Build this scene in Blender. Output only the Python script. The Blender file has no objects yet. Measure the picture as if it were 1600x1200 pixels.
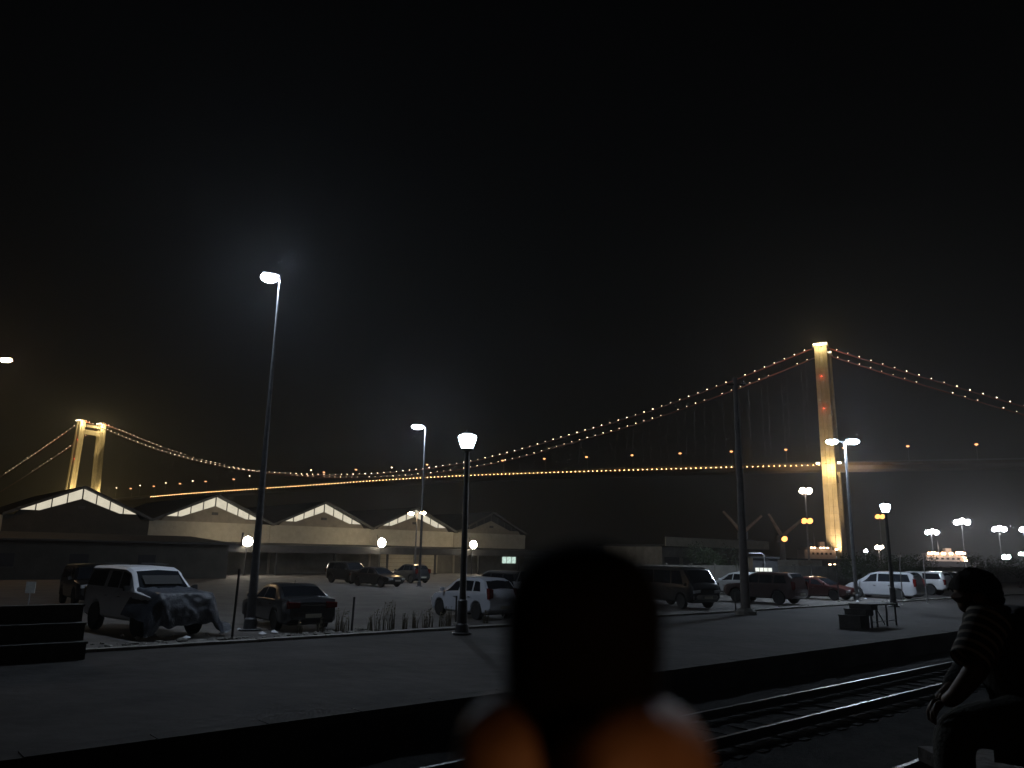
import bpy, bmesh, math, random
from mathutils import Vector, Matrix, noise
random.seed(7)
PI = math.pi
S = bpy.context.scene
C = S.collection

# ------------------------------------------------------------------ camera
FPX, EYE = 1209.0, 2.45
PITCH, ROLL = math.radians(12.5), math.radians(0.97)
FW = Vector((0, math.cos(PITCH), math.sin(PITCH)))
_R0, _U0 = Vector((1, 0, 0)), Vector((0, -math.sin(PITCH), math.cos(PITCH)))
RT = _R0 * math.cos(ROLL) + _U0 * math.sin(ROLL)
UP = _U0 * math.cos(ROLL) - _R0 * math.sin(ROLL)
CAM = Vector((0, 0, EYE))
cd = bpy.data.cameras.new('camera')
cam = bpy.data.objects.new('camera', cd); C.objects.link(cam)
cd.sensor_width = 36.0; cd.lens = FPX / 1600 * 36
cd.clip_start = 0.02; cd.clip_end = 4000
cd.dof.use_dof = True; cd.dof.focus_distance = 60.0; cd.dof.aperture_fstop = 5.6
cam.matrix_world = Matrix((
    (RT.x, UP.x, -FW.x, CAM.x), (RT.y, UP.y, -FW.y, CAM.y), (RT.z, UP.z, -FW.z, CAM.z), (0, 0, 0, 1)))
S.camera = cam

# ------------------------------------------------------------------ night sky, exposure, sampling
w = bpy.data.worlds.new('World'); S.world = w; w.use_nodes = True
nt = w.node_tree; nt.nodes.clear()
_o = nt.nodes.new('ShaderNodeOutputWorld'); _b = nt.nodes.new('ShaderNodeBackground')
_s = nt.nodes.new('ShaderNodeTexSky'); _s.sky_type = 'NISHITA'; _s.sun_disc = False
_s.sun_elevation = math.radians(12); _s.sun_rotation = math.radians(150); _s.air_density = 1.0; _s.dust_density = 2.0
_m = nt.nodes.new('ShaderNodeMix'); _m.data_type = 'RGBA'; _m.blend_type = 'MULTIPLY'; _m.inputs[0].default_value = 1.0
_m.inputs[7].default_value = (1.0, 0.80, 0.68, 1)
nt.links.new(_s.outputs[0], _m.inputs[6]); nt.links.new(_m.outputs[2], _b.inputs[0]); nt.links.new(_b.outputs[0], _o.inputs[0])
_b.inputs[1].default_value = 0.00035
vs = S.view_settings
vs.view_transform = 'Standard'; vs.look = 'None'; vs.exposure = 0.0; vs.gamma = 1.0; vs.use_curve_mapping = False
S.cycles.use_denoising = True
S.cycles.max_bounces = 4; S.cycles.diffuse_bounces = 2; S.cycles.glossy_bounces = 2; S.cycles.volume_bounces = 0
S.cycles.transparent_max_bounces = 6
S.cycles.sample_clamp_indirect = 2.0; S.cycles.caustics_reflective = False; S.cycles.caustics_refractive = False
HAZE = 0.00032

# ------------------------------------------------------------------ places: pixel rays and the railway frame
def ray(px, py):
    return RT * (px - 800) + UP * (600 - py) + FW * FPX
def at(px, py, Y):
    d = ray(px, py); return CAM + d * (Y / d.y)
def gp(px, py, z=0.0):
    d = ray(px, py); return CAM + d * ((z - EYE) / d.z)
AZ = math.radians(48.5)
TD = Vector((math.sin(AZ), math.cos(AZ), 0)); ND = Vector((-TD.y, TD.x, 0))
PHI = math.atan2(TD.y, TD.x)
def W(s, n, z=0.0):
    v = TD * s + ND * n; v.z = z; return v
def on_n(px, py, n):
    d = ray(px, py); return CAM + d * ((n - CAM.dot(ND)) / d.dot(ND))
def sn(P): return P.dot(TD), P.dot(ND)

# ------------------------------------------------------------------ materials
MATS = {}
def mat(name, col, rough=0.7, metal=0.0, var=0.25, scale=4.0, bump=0.0, coat=0.0, spec=0.5, detail=6):
    if name in MATS: return MATS[name]
    m = bpy.data.materials.new(name); m.use_nodes = True; MATS[name] = m
    t = m.node_tree; b = t.nodes['Principled BSDF']
    b.inputs['Roughness'].default_value = rough; b.inputs['Metallic'].default_value = metal
    b.inputs['Specular IOR Level'].default_value = spec
    if coat: b.inputs['Coat Weight'].default_value = coat; b.inputs['Coat Roughness'].default_value = 0.08
    tc = t.nodes.new('ShaderNodeTexCoord'); nz = t.nodes.new('ShaderNodeTexNoise')
    nz.inputs['Scale'].default_value = scale; nz.inputs['Detail'].default_value = detail; nz.inputs['Roughness'].default_value = 0.65
    t.links.new(tc.outputs['Object'], nz.inputs['Vector'])
    rp = t.nodes.new('ShaderNodeValToRGB')
    lo = [c * (1 - var) for c in col]; hi = [min(1, c * (1 + var)) for c in col]
    rp.color_ramp.elements[0].color = (*lo, 1); rp.color_ramp.elements[1].color = (*hi, 1)
    rp.color_ramp.elements[0].position = 0.3; rp.color_ramp.elements[1].position = 0.7
    t.links.new(nz.outputs['Fac'], rp.inputs[0]); t.links.new(rp.outputs[0], b.inputs['Base Color'])
    if bump:
        n2 = t.nodes.new('ShaderNodeTexNoise'); n2.inputs['Scale'].default_value = scale * 6; n2.inputs['Detail'].default_value = 5
        t.links.new(tc.outputs['Object'], n2.inputs['Vector'])
        bp = t.nodes.new('ShaderNodeBump'); bp.inputs['Strength'].default_value = bump; bp.inputs['Distance'].default_value = 0.05
        t.links.new(n2.outputs['Fac'], bp.inputs['Height']); t.links.new(bp.outputs[0], b.inputs['Normal'])
    return m
def emit(name, col, strength, sampled=False, var=0.0, scale=2.0):
    if name in MATS: return MATS[name]
    m = bpy.data.materials.new(name); m.use_nodes = True; MATS[name] = m
    t = m.node_tree; t.nodes.clear()
    o = t.nodes.new('ShaderNodeOutputMaterial'); e = t.nodes.new('ShaderNodeEmission')
    e.inputs[0].default_value = (*col, 1); e.inputs[1].default_value = strength
    if var:
        tc = t.nodes.new('ShaderNodeTexCoord'); nz = t.nodes.new('ShaderNodeTexNoise'); nz.inputs['Scale'].default_value = scale
        t.links.new(tc.outputs['Object'], nz.inputs['Vector'])
        mr = t.nodes.new('ShaderNodeMapRange'); mr.inputs[3].default_value = strength * (1 - var); mr.inputs[4].default_value = strength * (1 + var)
        t.links.new(nz.outputs['Fac'], mr.inputs[0]); t.links.new(mr.outputs[0], e.inputs[1])
    t.links.new(e.outputs[0], o.inputs[0])
    m.cycles.emission_sampling = 'FRONT_BACK' if sampled else 'NONE'
    return m
def glassy(name, col=(0.012, 0.014, 0.018), rough=0.06):
    return mat(name, col, rough, 0.0, 0.1, 2.0, 0, 0, 0.7)

# ------------------------------------------------------------------ mesh builder
class MB:
    def __init__(s): s.v = []; s.f = []
    def add(s, vs, fs):
        k = len(s.v); s.v += [tuple(v) for v in vs]; s.f += [tuple(i + k for i in f) for f in fs]; return s
    def box(s, c, d, R=None):
        hx, hy, hz = d[0] / 2, d[1] / 2, d[2] / 2
        p = [Vector((x * hx, y * hy, z * hz)) for z in (-1, 1) for y in (-1, 1) for x in (-1, 1)]
        if R is not None: p = [R @ q for q in p]
        c = Vector(c)
        return s.add([c + q for q in p], [(0, 2, 3, 1), (4, 5, 7, 6), (0, 1, 5, 4), (2, 6, 7, 3), (0, 4, 6, 2), (1, 3, 7, 5)])
    def bbox(s, a, b):
        return s.box([(a[i] + b[i]) / 2 for i in range(3)], [abs(b[i] - a[i]) for i in range(3)])
    def tube(s, pts, rad, seg=8, caps=True):
        pts = [Vector(p) for p in pts]; n = len(pts)
        if not isinstance(rad, (list, tuple)): rad = [rad] * n
        rings = []; ref = None
        for i, p in enumerate(pts):
            d = (pts[min(i + 1, n - 1)] - pts[max(i - 1, 0)]).normalized()
            if ref is None: ref = Vector((1, 0, 0)) if abs(d.x) < 0.8 else Vector((0, 1, 0))
            x = (ref - d * ref.dot(d)).normalized(); y = d.cross(x); ref = x
            rings.append([p + (x * math.cos(2 * PI * k / seg) + y * math.sin(2 * PI * k / seg)) * rad[i] for k in range(seg)])
        fs = []
        for i in range(n - 1):
            for k in range(seg):
                a, b = i * seg + k, i * seg + (k + 1) % seg
                fs.append((a, b, b + seg, a + seg))
        if caps: fs += [tuple(reversed(range(seg))), tuple(range((n - 1) * seg, n * seg))]
        return s.add([v for r in rings for v in r], fs)
    def lathe(s, prof, seg=16, M=None):
        vs = [Vector((r * math.cos(2 * PI * k / seg), r * math.sin(2 * PI * k / seg), z)) for r, z in prof for k in range(seg)]
        fs = []
        for i in range(len(prof) - 1):
            for k in range(seg):
                a, b = i * seg + k, i * seg + (k + 1) % seg
                fs.append((a, b, b + seg, a + seg))
        fs += [tuple(reversed(range(seg))), tuple(range((len(prof) - 1) * seg, len(prof) * seg))]
        if M is not None: vs = [M @ v for v in vs]
        return s.add(vs, fs)
    def loft(s, rings, caps=True):
        n = len(rings[0]); fs = []
        for i in range(len(rings) - 1):
            for k in range(n):
                a, b = i * n + k, i * n + (k + 1) % n
                fs.append((a, b, b + n, a + n))
        if caps: fs += [tuple(reversed(range(n))), tuple(range((len(rings) - 1) * n, len(rings) * n))]
        return s.add([v for r in rings for v in r], fs)
    def prism(s, poly, y0, y1):      # poly in x,z extruded along y
        return s.loft([[(x, y0, z) for x, z in poly], [(x, y1, z) for x, z in poly]])
    def grid(s, fn, nu, nv):
        vs = [fn(i / nu, j / nv) for j in range(nv + 1) for i in range(nu + 1)]
        fs = [(j * (nu + 1) + i, j * (nu + 1) + i + 1, (j + 1) * (nu + 1) + i + 1, (j + 1) * (nu + 1) + i) for j in range(nv) for i in range(nu)]
        return s.add(vs, fs)
    def mesh(s, name, m, smooth=None):
        me = bpy.data.meshes.new(name); me.from_pydata(s.v, [], s.f)
        bm = bmesh.new(); bm.from_mesh(me); bmesh.ops.recalc_face_normals(bm, faces=bm.faces); bm.to_mesh(me); bm.free()
        if m: me.materials.append(m)
        if smooth is not None:
            me.polygons.foreach_set('use_smooth', [True] * len(me.polygons)); me.set_sharp_from_angle(angle=math.radians(smooth))
        me.update(); return me
    def build(s, name, m, parent=None, loc=(0, 0, 0), rotz=0, smooth=None):
        return link(name, s.mesh(name, m, smooth), parent, loc, rotz)
def link(name, me, parent=None, loc=(0, 0, 0), rotz=0, scale=None):
    o = bpy.data.objects.new(name, me); C.objects.link(o); o.location = loc; o.rotation_euler = (0, 0, rotz)
    if scale: o.scale = scale
    if parent: o.parent = parent
    return o
def thing(name, label, cat, loc=(0, 0, 0), rotz=0, group=None):
    o = link(name, None, None, loc, rotz); return tag(o, label, cat, group)
def tag(o, label, cat, group=None, kind=None):
    o['label'] = label; o['category'] = cat
    if group: o['group'] = group
    if kind: o['kind'] = kind
    return o
def struct(o, label=None):
    o['kind'] = 'structure'
    if label: o['label'] = label
    return o
ORD = ['first', 'second', 'third', 'fourth', 'fifth', 'sixth', 'seventh', 'eighth', 'ninth', 'tenth', 'eleventh', 'twelfth', 'thirteenth',
       'fourteenth', 'fifteenth', 'sixteenth', 'seventeenth', 'eighteenth', 'nineteenth', 'twentieth']

# materials in use
M_asph = mat('lot_dirt_asphalt', (0.085, 0.078, 0.072), 0.9, 0, 0.45, 0.6, 0.5)
M_plat = mat('platform_paving', (0.036, 0.033, 0.031), 0.9, 0, 0.75, 0.35, 0.6, 0, .25, 9)
M_ball = mat('ballast', (0.016, 0.015, 0.014), 0.95, 0, 0.6, 9.0, 1.0, 0, .15)
M_kerb = mat('kerb_concrete', (0.22, 0.21, 0.19), 0.85, 0, 0.3, 3.0, 0.3)
M_rail = mat('rail_steel', (0.065, 0.06, 0.057), 0.45, 0.9, 0.2, 3.0)
M_wood = mat('sleeper_timber', (0.012, 0.011, 0.010), 0.95, 0, 0.4, 5.0, 0.4, 0, .15)
M_conc = mat('bridge_concrete', (0.42, 0.38, 0.30), 0.85, 0, 0.16, 0.25, 0.0)
M_pole = mat('weathered_pole', (0.11, 0.11, 0.115), 0.65, 0.2, 0.3, 4.0)
M_steel = mat('galvanised_steel', (0.34, 0.34, 0.35), 0.45, 0.6, 0.2, 6.0)
M_dark = mat('dark_painted_steel', (0.035, 0.035, 0.037), 0.5, 0.2, 0.3, 5.0)
M_cream = mat('cream_cladding', (0.40, 0.36, 0.28), 0.7, 0, 0.14, 1.2, 0.1)
M_roof = mat('roof_sheet', (0.035, 0.035, 0.036), 0.75, 0.1, 0.3, 1.0)
M_wall = mat('dull_render', (0.16, 0.15, 0.13), 0.85, 0, 0.3, 0.8, 0.2)
M_black = mat('black_rubber', (0.012, 0.012, 0.012), 0.8, 0, 0.3, 8.0)
M_glass = glassy('dark_glass')
M_chrome = mat('chrome', (0.6, 0.6, 0.62), 0.15, 1.0, 0.1, 4.0)
M_alloy = mat('alloy', (0.50, 0.50, 0.52), 0.35, 0.15, 0.15, 6.0)
M_lens = mat('clear_lamp_lens', (0.55, 0.56, 0.58), 0.08, 0.2, 0.2, 20.0)
M_tail = mat('red_lamp_lens', (0.10, 0.006, 0.005), 0.12, 0.0, 0.3, 20.0)
M_plate = mat('number_plate_plastic', (0.5, 0.48, 0.4), 0.5, 0, 0.1, 10)
M_plas = mat('black_plastic', (0.02, 0.02, 0.021), 0.55, 0, 0.3, 10)

# ------------------------------------------------------------------ ground, platform, tracks, water
def build_setting():
    m = MB()          # the ground: lot level beyond the platform, a lower bed under the railway
    A = [(-1500, -90), (-1500, 21.0), (-1500, 21.01), (-1500, 2200)]
    X0, X1, Y0, Y1 = -880, 640, -60, 1120
    # clipped to one rectangle in world axes: walk the lot edge n = 21
    def edge_pts(n):
        pts = []
        for X in (X0, X1):
            s = (X + 0.0 - (ND * n).x) / TD.x; P = W(s, n)
            if Y0 <= P.y <= Y1: pts.append(P)
        for Y in (Y0, Y1):
            s = (Y - (ND * n).y) / TD.y; P = W(s, n)
            if X0 <= P.x <= X1: pts.append(P)
        return sorted(pts, key=lambda p: p.x)[0], sorted(pts, key=lambda p: p.x)[-1]
    a, b = edge_pts(21.0)
    z = -0.6
    lot = [Vector((a.x, a.y, 0)), Vector((b.x, b.y, 0))]
    cor = [Vector((X0, Y1, 0)), Vector((X1, Y1, 0)), Vector((X1, Y0, 0)), Vector((X0, Y0, 0))]
    up = [c for c in cor if c.dot(ND) > 21]; lo = [c for c in cor if c.dot(ND) <= 21]
    def ring(pts):
        cx = sum((p for p in pts), Vector()) / len(pts)
        return sorted(pts, key=lambda p: math.atan2(p.y - cx.y, p.x - cx.x))
    r1 = ring(lot + up); r2 = ring(lot + lo)
    m.add(r1, [tuple(range(len(r1)))])
    m.add([Vector((p.x, p.y, z)) for p in r2], [tuple(range(len(r2)))])
    m.add([lot[0], lot[1], Vector((lot[1].x, lot[1].y, z)), Vector((lot[0].x, lot[0].y, z))], [(0, 1, 2, 3)])
    g = m.build('ground', M_asph); struct(g)
    # low platform beyond the tracks
    p = MB().bbox((-60, 11.0, -0.62), (190, 20.84, 0.06)).build('platform', M_plat, None, (0, 0, 0), PHI); struct(p)
    me = MB().box((0, 0, 0), (0.985, 0.30, 0.30)).mesh('kerb_stone', M_kerb)
    for i in range(110):
        link('kerb_stone', me, p, (-12 + i * 1.0, 20.99, -0.02 + random.uniform(-.004, .006)))
    me = MB().box((0, 0, 0), (1.48, 0.36, 0.12)).mesh('edge_slab', M_plat)
    for i in range(50):
        link('edge_slab', me, p, (-6 + i * 1.5, 11.17, 0.01 + random.uniform(-.004, .004)))
    # ballast and the two tracks
    bed = MB()
    def bf(u, v):
        s, n = -20 + 120 * u, 1.75 + 9.3 * v
        return W(s, n, -0.52 + 0.05 * noise.noise(Vector((s * 2.1, n * 2.1, 0))))
    bed.grid(bf, 240, 24)
    tb = bed.build('railway_track', M_ball); struct(tb)
    prof = [(-.07, 0), (.07, 0), (.07, .012), (.012, .03), (.012, .11), (.035, .12), (.035, .15), (-.035, .15), (-.035, .12), (-.012, .11), (-.012, .03), (-.07, .012)]
    for n in (9.0, 7.6, 5.03, 3.63):
        r = MB().loft([[W(-20, n + y, z - 0.45) for y, z in prof], [W(100, n + y, z - 0.45) for y, z in prof]])
        r.build('rail', M_rail, tb)
    sl = MB().box((0, 0, 0), (0.24, 2.3, 0.14)).mesh('sleeper', M_wood)
    for n in (8.3, 4.33):
        for i in range(90):
            P = W(-6 + i * .66, n, -0.572); link('sleeper', sl, tb, P, PHI + random.uniform(-.01, .01))
    # the raised side the camera sits on
    q = MB().bbox((-30, -14, -0.62), (60, 1.7, 1.25)).build('near_platform', M_plat, None, (0, 0, 0), PHI); struct(q)
    # harbour water beyond the quay
    m = MB()
    P = [Vector((-250, 330, .05)), Vector((70, 230, .05)), Vector((330, 215, .05)), Vector((635, 215, .05)), Vector((635, 1115, .05)), Vector((-875, 1115, .05)), Vector((-875, 700, .05))]
    m.add(P, [tuple(range(7))])
    wm = mat('harbour_water', (0.012, 0.014, 0.017), 0.12, 0, 0.2, 0.05, 0.6)
    struct(m.build('water', wm))
build_setting()

# ------------------------------------------------------------------ suspension bridge
RTOP = gp(1282, 537, 140.0); LTOP = gp(128, 656, 140.0)
BD = (LTOP - RTOP); BD.z = 0; SPAN = BD.length; BD.normalize()
BT = Vector((BD.y, -BD.x, 0))
if BT.y < 0: BT = -BT
BPHI = math.atan2(BD.y, BD.x)
def interp(tab, x):
    # smooth (Catmull-Rom like) table lookup
    if x <= tab[0][0]: return tab[0][1] + (x - tab[0][0]) * (tab[1][1] - tab[0][1]) / (tab[1][0] - tab[0][0])
    if x >= tab[-1][0]: return tab[-1][1] + (x - tab[-1][0]) * (tab[-1][1] - tab[-2][1]) / (tab[-1][0] - tab[-2][0])
    for i in range(len(tab) - 1):
        if x <= tab[i + 1][0]:
            x0, y0 = tab[i]; x1, y1 = tab[i + 1]; t = (x - x0) / (x1 - x0)
            m0 = (y1 - tab[i - 1][1]) / (x1 - tab[i - 1][0]) if i else (y1 - y0) / (x1 - x0)
            m1 = (tab[i + 2][1] - y0) / (tab[i + 2][0] - x0) if i + 2 < len(tab) else (y1 - y0) / (x1 - x0)
            h = x1 - x0; t2, t3 = t * t, t * t * t
            return (2 * t3 - 3 * t2 + 1) * y0 + (t3 - 2 * t2 + t) * h * m0 + (-2 * t3 + 3 * t2) * y1 + (t3 - t2) * h * m1
DECK = [(-300, 50), (-150, 58.0), (0, 61.6), (125, 63.0), (265, 63.5), (345, 62.3), (430, 60.0), (573, 56.3), (623, 54.4), (760, 48.5), (1000, 38)]
CABLE = [(0, 139.0), (51, 122.2), (104, 106.6), (142, 97.2), (190, 87.0), (225, 79.5), (265, 73.2), (320, 68.3), (372, 67.0), (436, 69.2), (516, 76.8), (578, 88.3), (617, 97.3), (660, 109.0), (712, 125.2), (SPAN, 140.0)]
def deck_z(u): return interp(DECK, u)
def cable_z(u):
    if u < 0: return 138.5 + u * 0.475 + 0.0002 * u * u
    if u > SPAN: v = u - SPAN; return 138.5 - v * 0.44 + 0.0002 * v * v
    return interp(CABLE, u)
BC = RTOP + BT * 12; BC.z = 0       # axis of the bridge at the near tower
def bp(u, t, z=0.0):                # bridge coordinates: along, across (0 = axis, minus = camera side)
    v = BD * u + BT * t; v.z = z; return v
M_bulb = emit('warm_bulb', (1.0, 0.70, 0.42), 14)
M_bulbs = [M_bulb, emit('dim_bulb', (1.0, 0.72, 0.45), 6), emit('bright_bulb', (1.0, 0.72, 0.45), 17)]
M_bulb2 = emit('amber_bulb', (1.0, 0.54, 0.21), 22)
M_tlamp = emit('tower_flood_lens', (1.0, 0.86, 0.58), 9)
M_red = emit('red_beacon', (1.0, 0.10, 0.04), 3.5)
M_sod = emit('sodium_lens', (1.0, 0.40, 0.15), 3.2)
M_cable = mat('red_painted_cable', (0.30, 0.05, 0.03), 0.5, 0, 0.2, 0.5)
M_deck = mat('deck_steel', (0.10, 0.075, 0.055), 0.8, 0, 0.12, 0.1)
def lamp(kind, name, loc, power, col, parent=None, radius=0.5, aim=None, cone=60, blend=0.6):
    l = bpy.data.lights.new(name, kind); l.energy = power; l.color = col; l.shadow_soft_size = radius
    if kind == 'SPOT': l.spot_size = math.radians(cone); l.spot_blend = blend
    o = bpy.data.objects.new(name, l); C.objects.link(o); o.location = loc
    if parent: o.parent = parent
    if aim is not None: o.rotation_euler = (Vector(aim) - Vector(loc)).to_track_quat('-Z', 'Y').to_euler()
    return o
def concrete_joints():
    m = M_conc; t = m.node_tree; b = t.nodes['Principled BSDF']
    tc = t.nodes.new('ShaderNodeTexCoord'); sp = t.nodes.new('ShaderNodeSeparateXYZ'); t.links.new(tc.outputs['Object'], sp.inputs[0])
    md = t.nodes.new('ShaderNodeMath'); md.operation = 'PINGPONG'; md.inputs[1].default_value = 2.2
    t.links.new(sp.outputs[2], md.inputs[0])
    mr = t.nodes.new('ShaderNodeMapRange'); mr.inputs[1].default_value = 0; mr.inputs[2].default_value = 0.12
    t.links.new(md.outputs[0], mr.inputs[0])
    bp_ = t.nodes.new('ShaderNodeBump'); bp_.inputs['Strength'].default_value = 1.0; bp_.inputs['Distance'].default_value = 0.25
    t.links.new(mr.outputs[0], bp_.inputs['Height']); t.links.new(bp_.outputs[0], b.inputs['Normal'])
concrete_joints()

def build_bridge():
    root = thing('suspension_bridge', 'long suspension bridge with two golden floodlit towers and strings of bulbs', 'bridge', BC)
    # towers -----------------------------------------------------------
    hx, hy = 3.7, 2.9
    plan = [(-hx, -hy), (-1.3, -hy), (-1.0, -hy + .7), (1.0, -hy + .7), (1.3, -hy), (hx, -hy), (hx, -1.0), (hx - .6, -.7), (hx - .6, .7), (hx, 1.0),
            (hx, hy), (1.3, hy), (1.0, hy - .7), (-1.0, hy - .7), (-1.3, hy), (-hx, hy), (-hx, 1.0), (-hx + .6, .7), (-hx + .6, -.7), (-hx, -1.0)]
    Rb = Matrix.Rotation(BPHI, 3, 'Z')
    def off(z): return 12.0 + (140 - z) * 0.031
    for ti, u0 in enumerate((0.0, SPAN)):
        tw = link('tower', None, root, bp(u0, 0)); zb = -1.0
        tw['label'] = 'nearer floodlit tower seen almost edge on' if ti == 0 else 'farther floodlit tower above the warehouse gable'
        for sd in (-1, 1):
            rings = []
            for z in (zb, 4, 30, 58, 64, 100, 134, 137.5):
                k = 1.0 + 0.0009 * (140 - z)
                rings.append([bp(x * k, sd * off(z) + (y * k if True else 0), z) for x, y in plan])
            leg = MB().loft(rings).build('leg', M_conc, tw)
            cap = MB()
            R = Matrix.Rotation(BPHI, 3, 'Z')
            cap.box(bp(0, sd * 12.1, 138.1), (9.0, 7.2, 1.2), R); cap.box(bp(0, sd * 12.1, 139.4), (6.0, 4.4, 1.6), R)
            cap.build('saddle_housing', M_conc, tw)
            pb = MB().box(bp(0, sd * off(3), 1.5), (12, 9, 5), R); pb.build('pile_cap', M_conc, tw)
            lm = MB().box((0, 0, 0), (1.1, .5, .7)).mesh('crown_light', M_tlamp)
            for k in range(5):
                link('crown_light', lm, tw, bp(-3.6 + k * 1.8, sd * 12.1 - 3.75, 139.0), BPHI)
            # floodlight brackets at deck level, up and down the shaft
            for ux in (-5.6, 5.6):
                MB().box(bp(ux, sd * off(62) - 1.0, deck_z(u0) - .4), (3.0, 1.2, .25), R).build('floodlight_bracket', M_steel, tw)
            for ux in (-6.2, 6.2):
                l2 = MB().box((0, 0, 0), (2.0, 1.4, 1.1)).mesh('deck_floodlight', M_tlamp)
                link('deck_floodlight', l2, tw, bp(ux, sd * off(62) - 1.0, deck_z(u0) + .35), BPHI)
            y0 = sd * off(62)
            if ti == 0:
                lamp('POINT', 'deck_floodlight_beam', bp(-1.0, y0 - 8.0, deck_z(u0) - 3), 11000 if sd < 0 else 6000, (1, .70, .27), tw, .8)
                if sd < 0: lamp('POINT', 'crown_light_beam', bp(0, -18.5, 138.5), 7000, (1, .76, .34), tw, .8)
                lamp('SPOT', 'base_floodlight_beam', bp(-6, sd * off(3) - 45, 3.0), 210000 if sd < 0 else 90000, (1, .68, .34), tw, .8, bp(0, sd * off(60), 66), 62, 0.9)
            else:
                lamp('POINT', 'deck_floodlight_beam', bp(-9.0, y0 - 3.5, deck_z(u0) + 8), 24000, (1, .72, .28), tw, .8)
                lamp('POINT', 'crown_light_beam', bp(-7.5, sd * 12 - 4, 136), 17000, (1, .76, .34), tw, .8)
                lamp('SPOT', 'base_floodlight_beam', bp(-62, sd * off(3) - 14, 3.0), 900000, (1, .72, .28), tw, .8, bp(0, sd * off(90), 92), 48, 0.9)
        R = Matrix.Rotation(BPHI, 3, 'Z')
        def beam(name, z0, z1, hw, haunch=0):
            mb = MB(); a = off(z0)
            poly = [(-a, z1), (a, z1), (a, z0 - haunch), (a - 5 if haunch else a - .01, z0), (-a + (5 if haunch else .01), z0), (-a, z0 - haunch)]
            mb.loft([[bp(-hw, y, z) for y, z in poly], [bp(hw, y, z) for y, z in poly]]); return mb.build(name, M_conc, tw)
        beam('crossbeam', 125.2, 129.8, 2.4, 2.6); beam('upper_strut', 133.2, 135.6, 1.8)
        zd = deck_z(u0) - 10; beam('deck_crossbeam', zd, zd + 5, 2.8)
        wl = MB().lathe([(.05, -.35), (.35, -.3), (.45, 0), (.35, .3), (.05, .4)], 8).mesh('warning_light', M_red)
        for z in (117.5, 96.5):
            link('warning_light', wl, tw, bp(0.4 if ti == 0 else -3.2, -off(z) - 3.3, z))
            lamp('POINT', 'warning_light_glow', bp(0.4 if ti == 0 else -3.2, -off(z) - 4.6, z), 120, (1, .06, .02), tw, .3)
    # deck ----------------------------------------------------------------
    sec = [(-11.2, 0), (-11.2, -.9), (-8.0, -3.1), (8.0, -3.1), (11.2, -.9), (11.2, 0), (10.8, .0), (10.8, .9), (10.5, .9), (10.5, 0), (-10.5, 0), (-10.5, .9), (-10.8, .9), (-10.8, 0)]
    us = [-290 + i * 10 for i in range(136)]
    dk = MB().loft([[bp(u, y, deck_z(u) + z) for y, z in sec] for u in us]).build('deck', M_deck, root)
    rl = MB()
    for sd in (-1, 1):
        for z in (1.3, 1.75): rl.tube([bp(u, sd * 10.65, deck_z(u) + z) for u in us], .09, 5)
        for u in range(-290, 1050, 5): rl.tube([bp(u, sd * 10.65, deck_z(u) + .88), bp(u, sd * 10.65, deck_z(u) + 1.75)], .06, 4)
    rl.build('railing', M_steel, dk)
    # approach and side-span piers
    for u in (-190, -285, SPAN + 190, SPAN + 280):
        pm = MB()
        for sd in (-1, 1): pm.tube([bp(u, sd * 6.5, -1), bp(u, sd * 6.5, deck_z(u) - 4.5)], [1.8, 1.5], 10)
        pm.box(bp(u, 0, deck_z(u) - 4.0), (3, 17, 1.7), R); pm.build('pier', M_conc, root)
    # cables, hangers, strings of bulbs ----------------------------------------
    bulb = MB().lathe([(.02, -.22), (.16, -.16), (.22, 0), (.16, .16), (.02, .22)], 8)
    bulbs = [bulb.mesh('cable_bulb', m_) for m_ in M_bulbs]
    dbulb = MB().lathe([(.02, -.23), (.17, -.17), (.23, 0), (.17, .17), (.02, .23)], 8).mesh('deck_bulb', M_bulb2)
    hang = MB().tube([(0, 0, 0), (0, 0, 1)], .055, 5).mesh('hanger', M_dark)
    for sd in (-1, 1):
        pts = [bp(u, sd * 12.0, cable_z(u)) for u in [-272 + 8 * k for k in range(34)] + [SPAN * k / 96 for k in range(97)] + [SPAN + 8 * k for k in range(1, 29)]]
        cb = MB().tube(pts, .38, 6).build('main_cable', M_cable, root)
        st = 6.45
        for k in range(-18, 141):
            u = 3.5 + k * st + (1.6 if sd > 0 else 0)
            if u > SPAN + 130 or u < -112 or abs(u) < 4 or abs(u - SPAN) < 4: continue
            z = cable_z(u) + .95
            if sd > 0 and random.random() < .10: continue       # a few have failed
            link('cable_bulb', random.choice(bulbs + bulbs[:1]) if sd < 0 else random.choice(bulbs[:2]), cb, bp(u, sd * 12.0, z))
        for k in range(1, 59):
            u = SPAN * k / 59; h = cable_z(u) - deck_z(u)
            if h > 1: link('hanger', hang, cb, bp(u, sd * 11.9, deck_z(u) - .6), 0, (1, 1, h + .6))
    u = 6.0
    while u < 632:
        link('deck_bulb', dbulb, dk, bp(u, -11.75, deck_z(u) - .35)); u += 3.4
    return root
BR = build_bridge()

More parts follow.
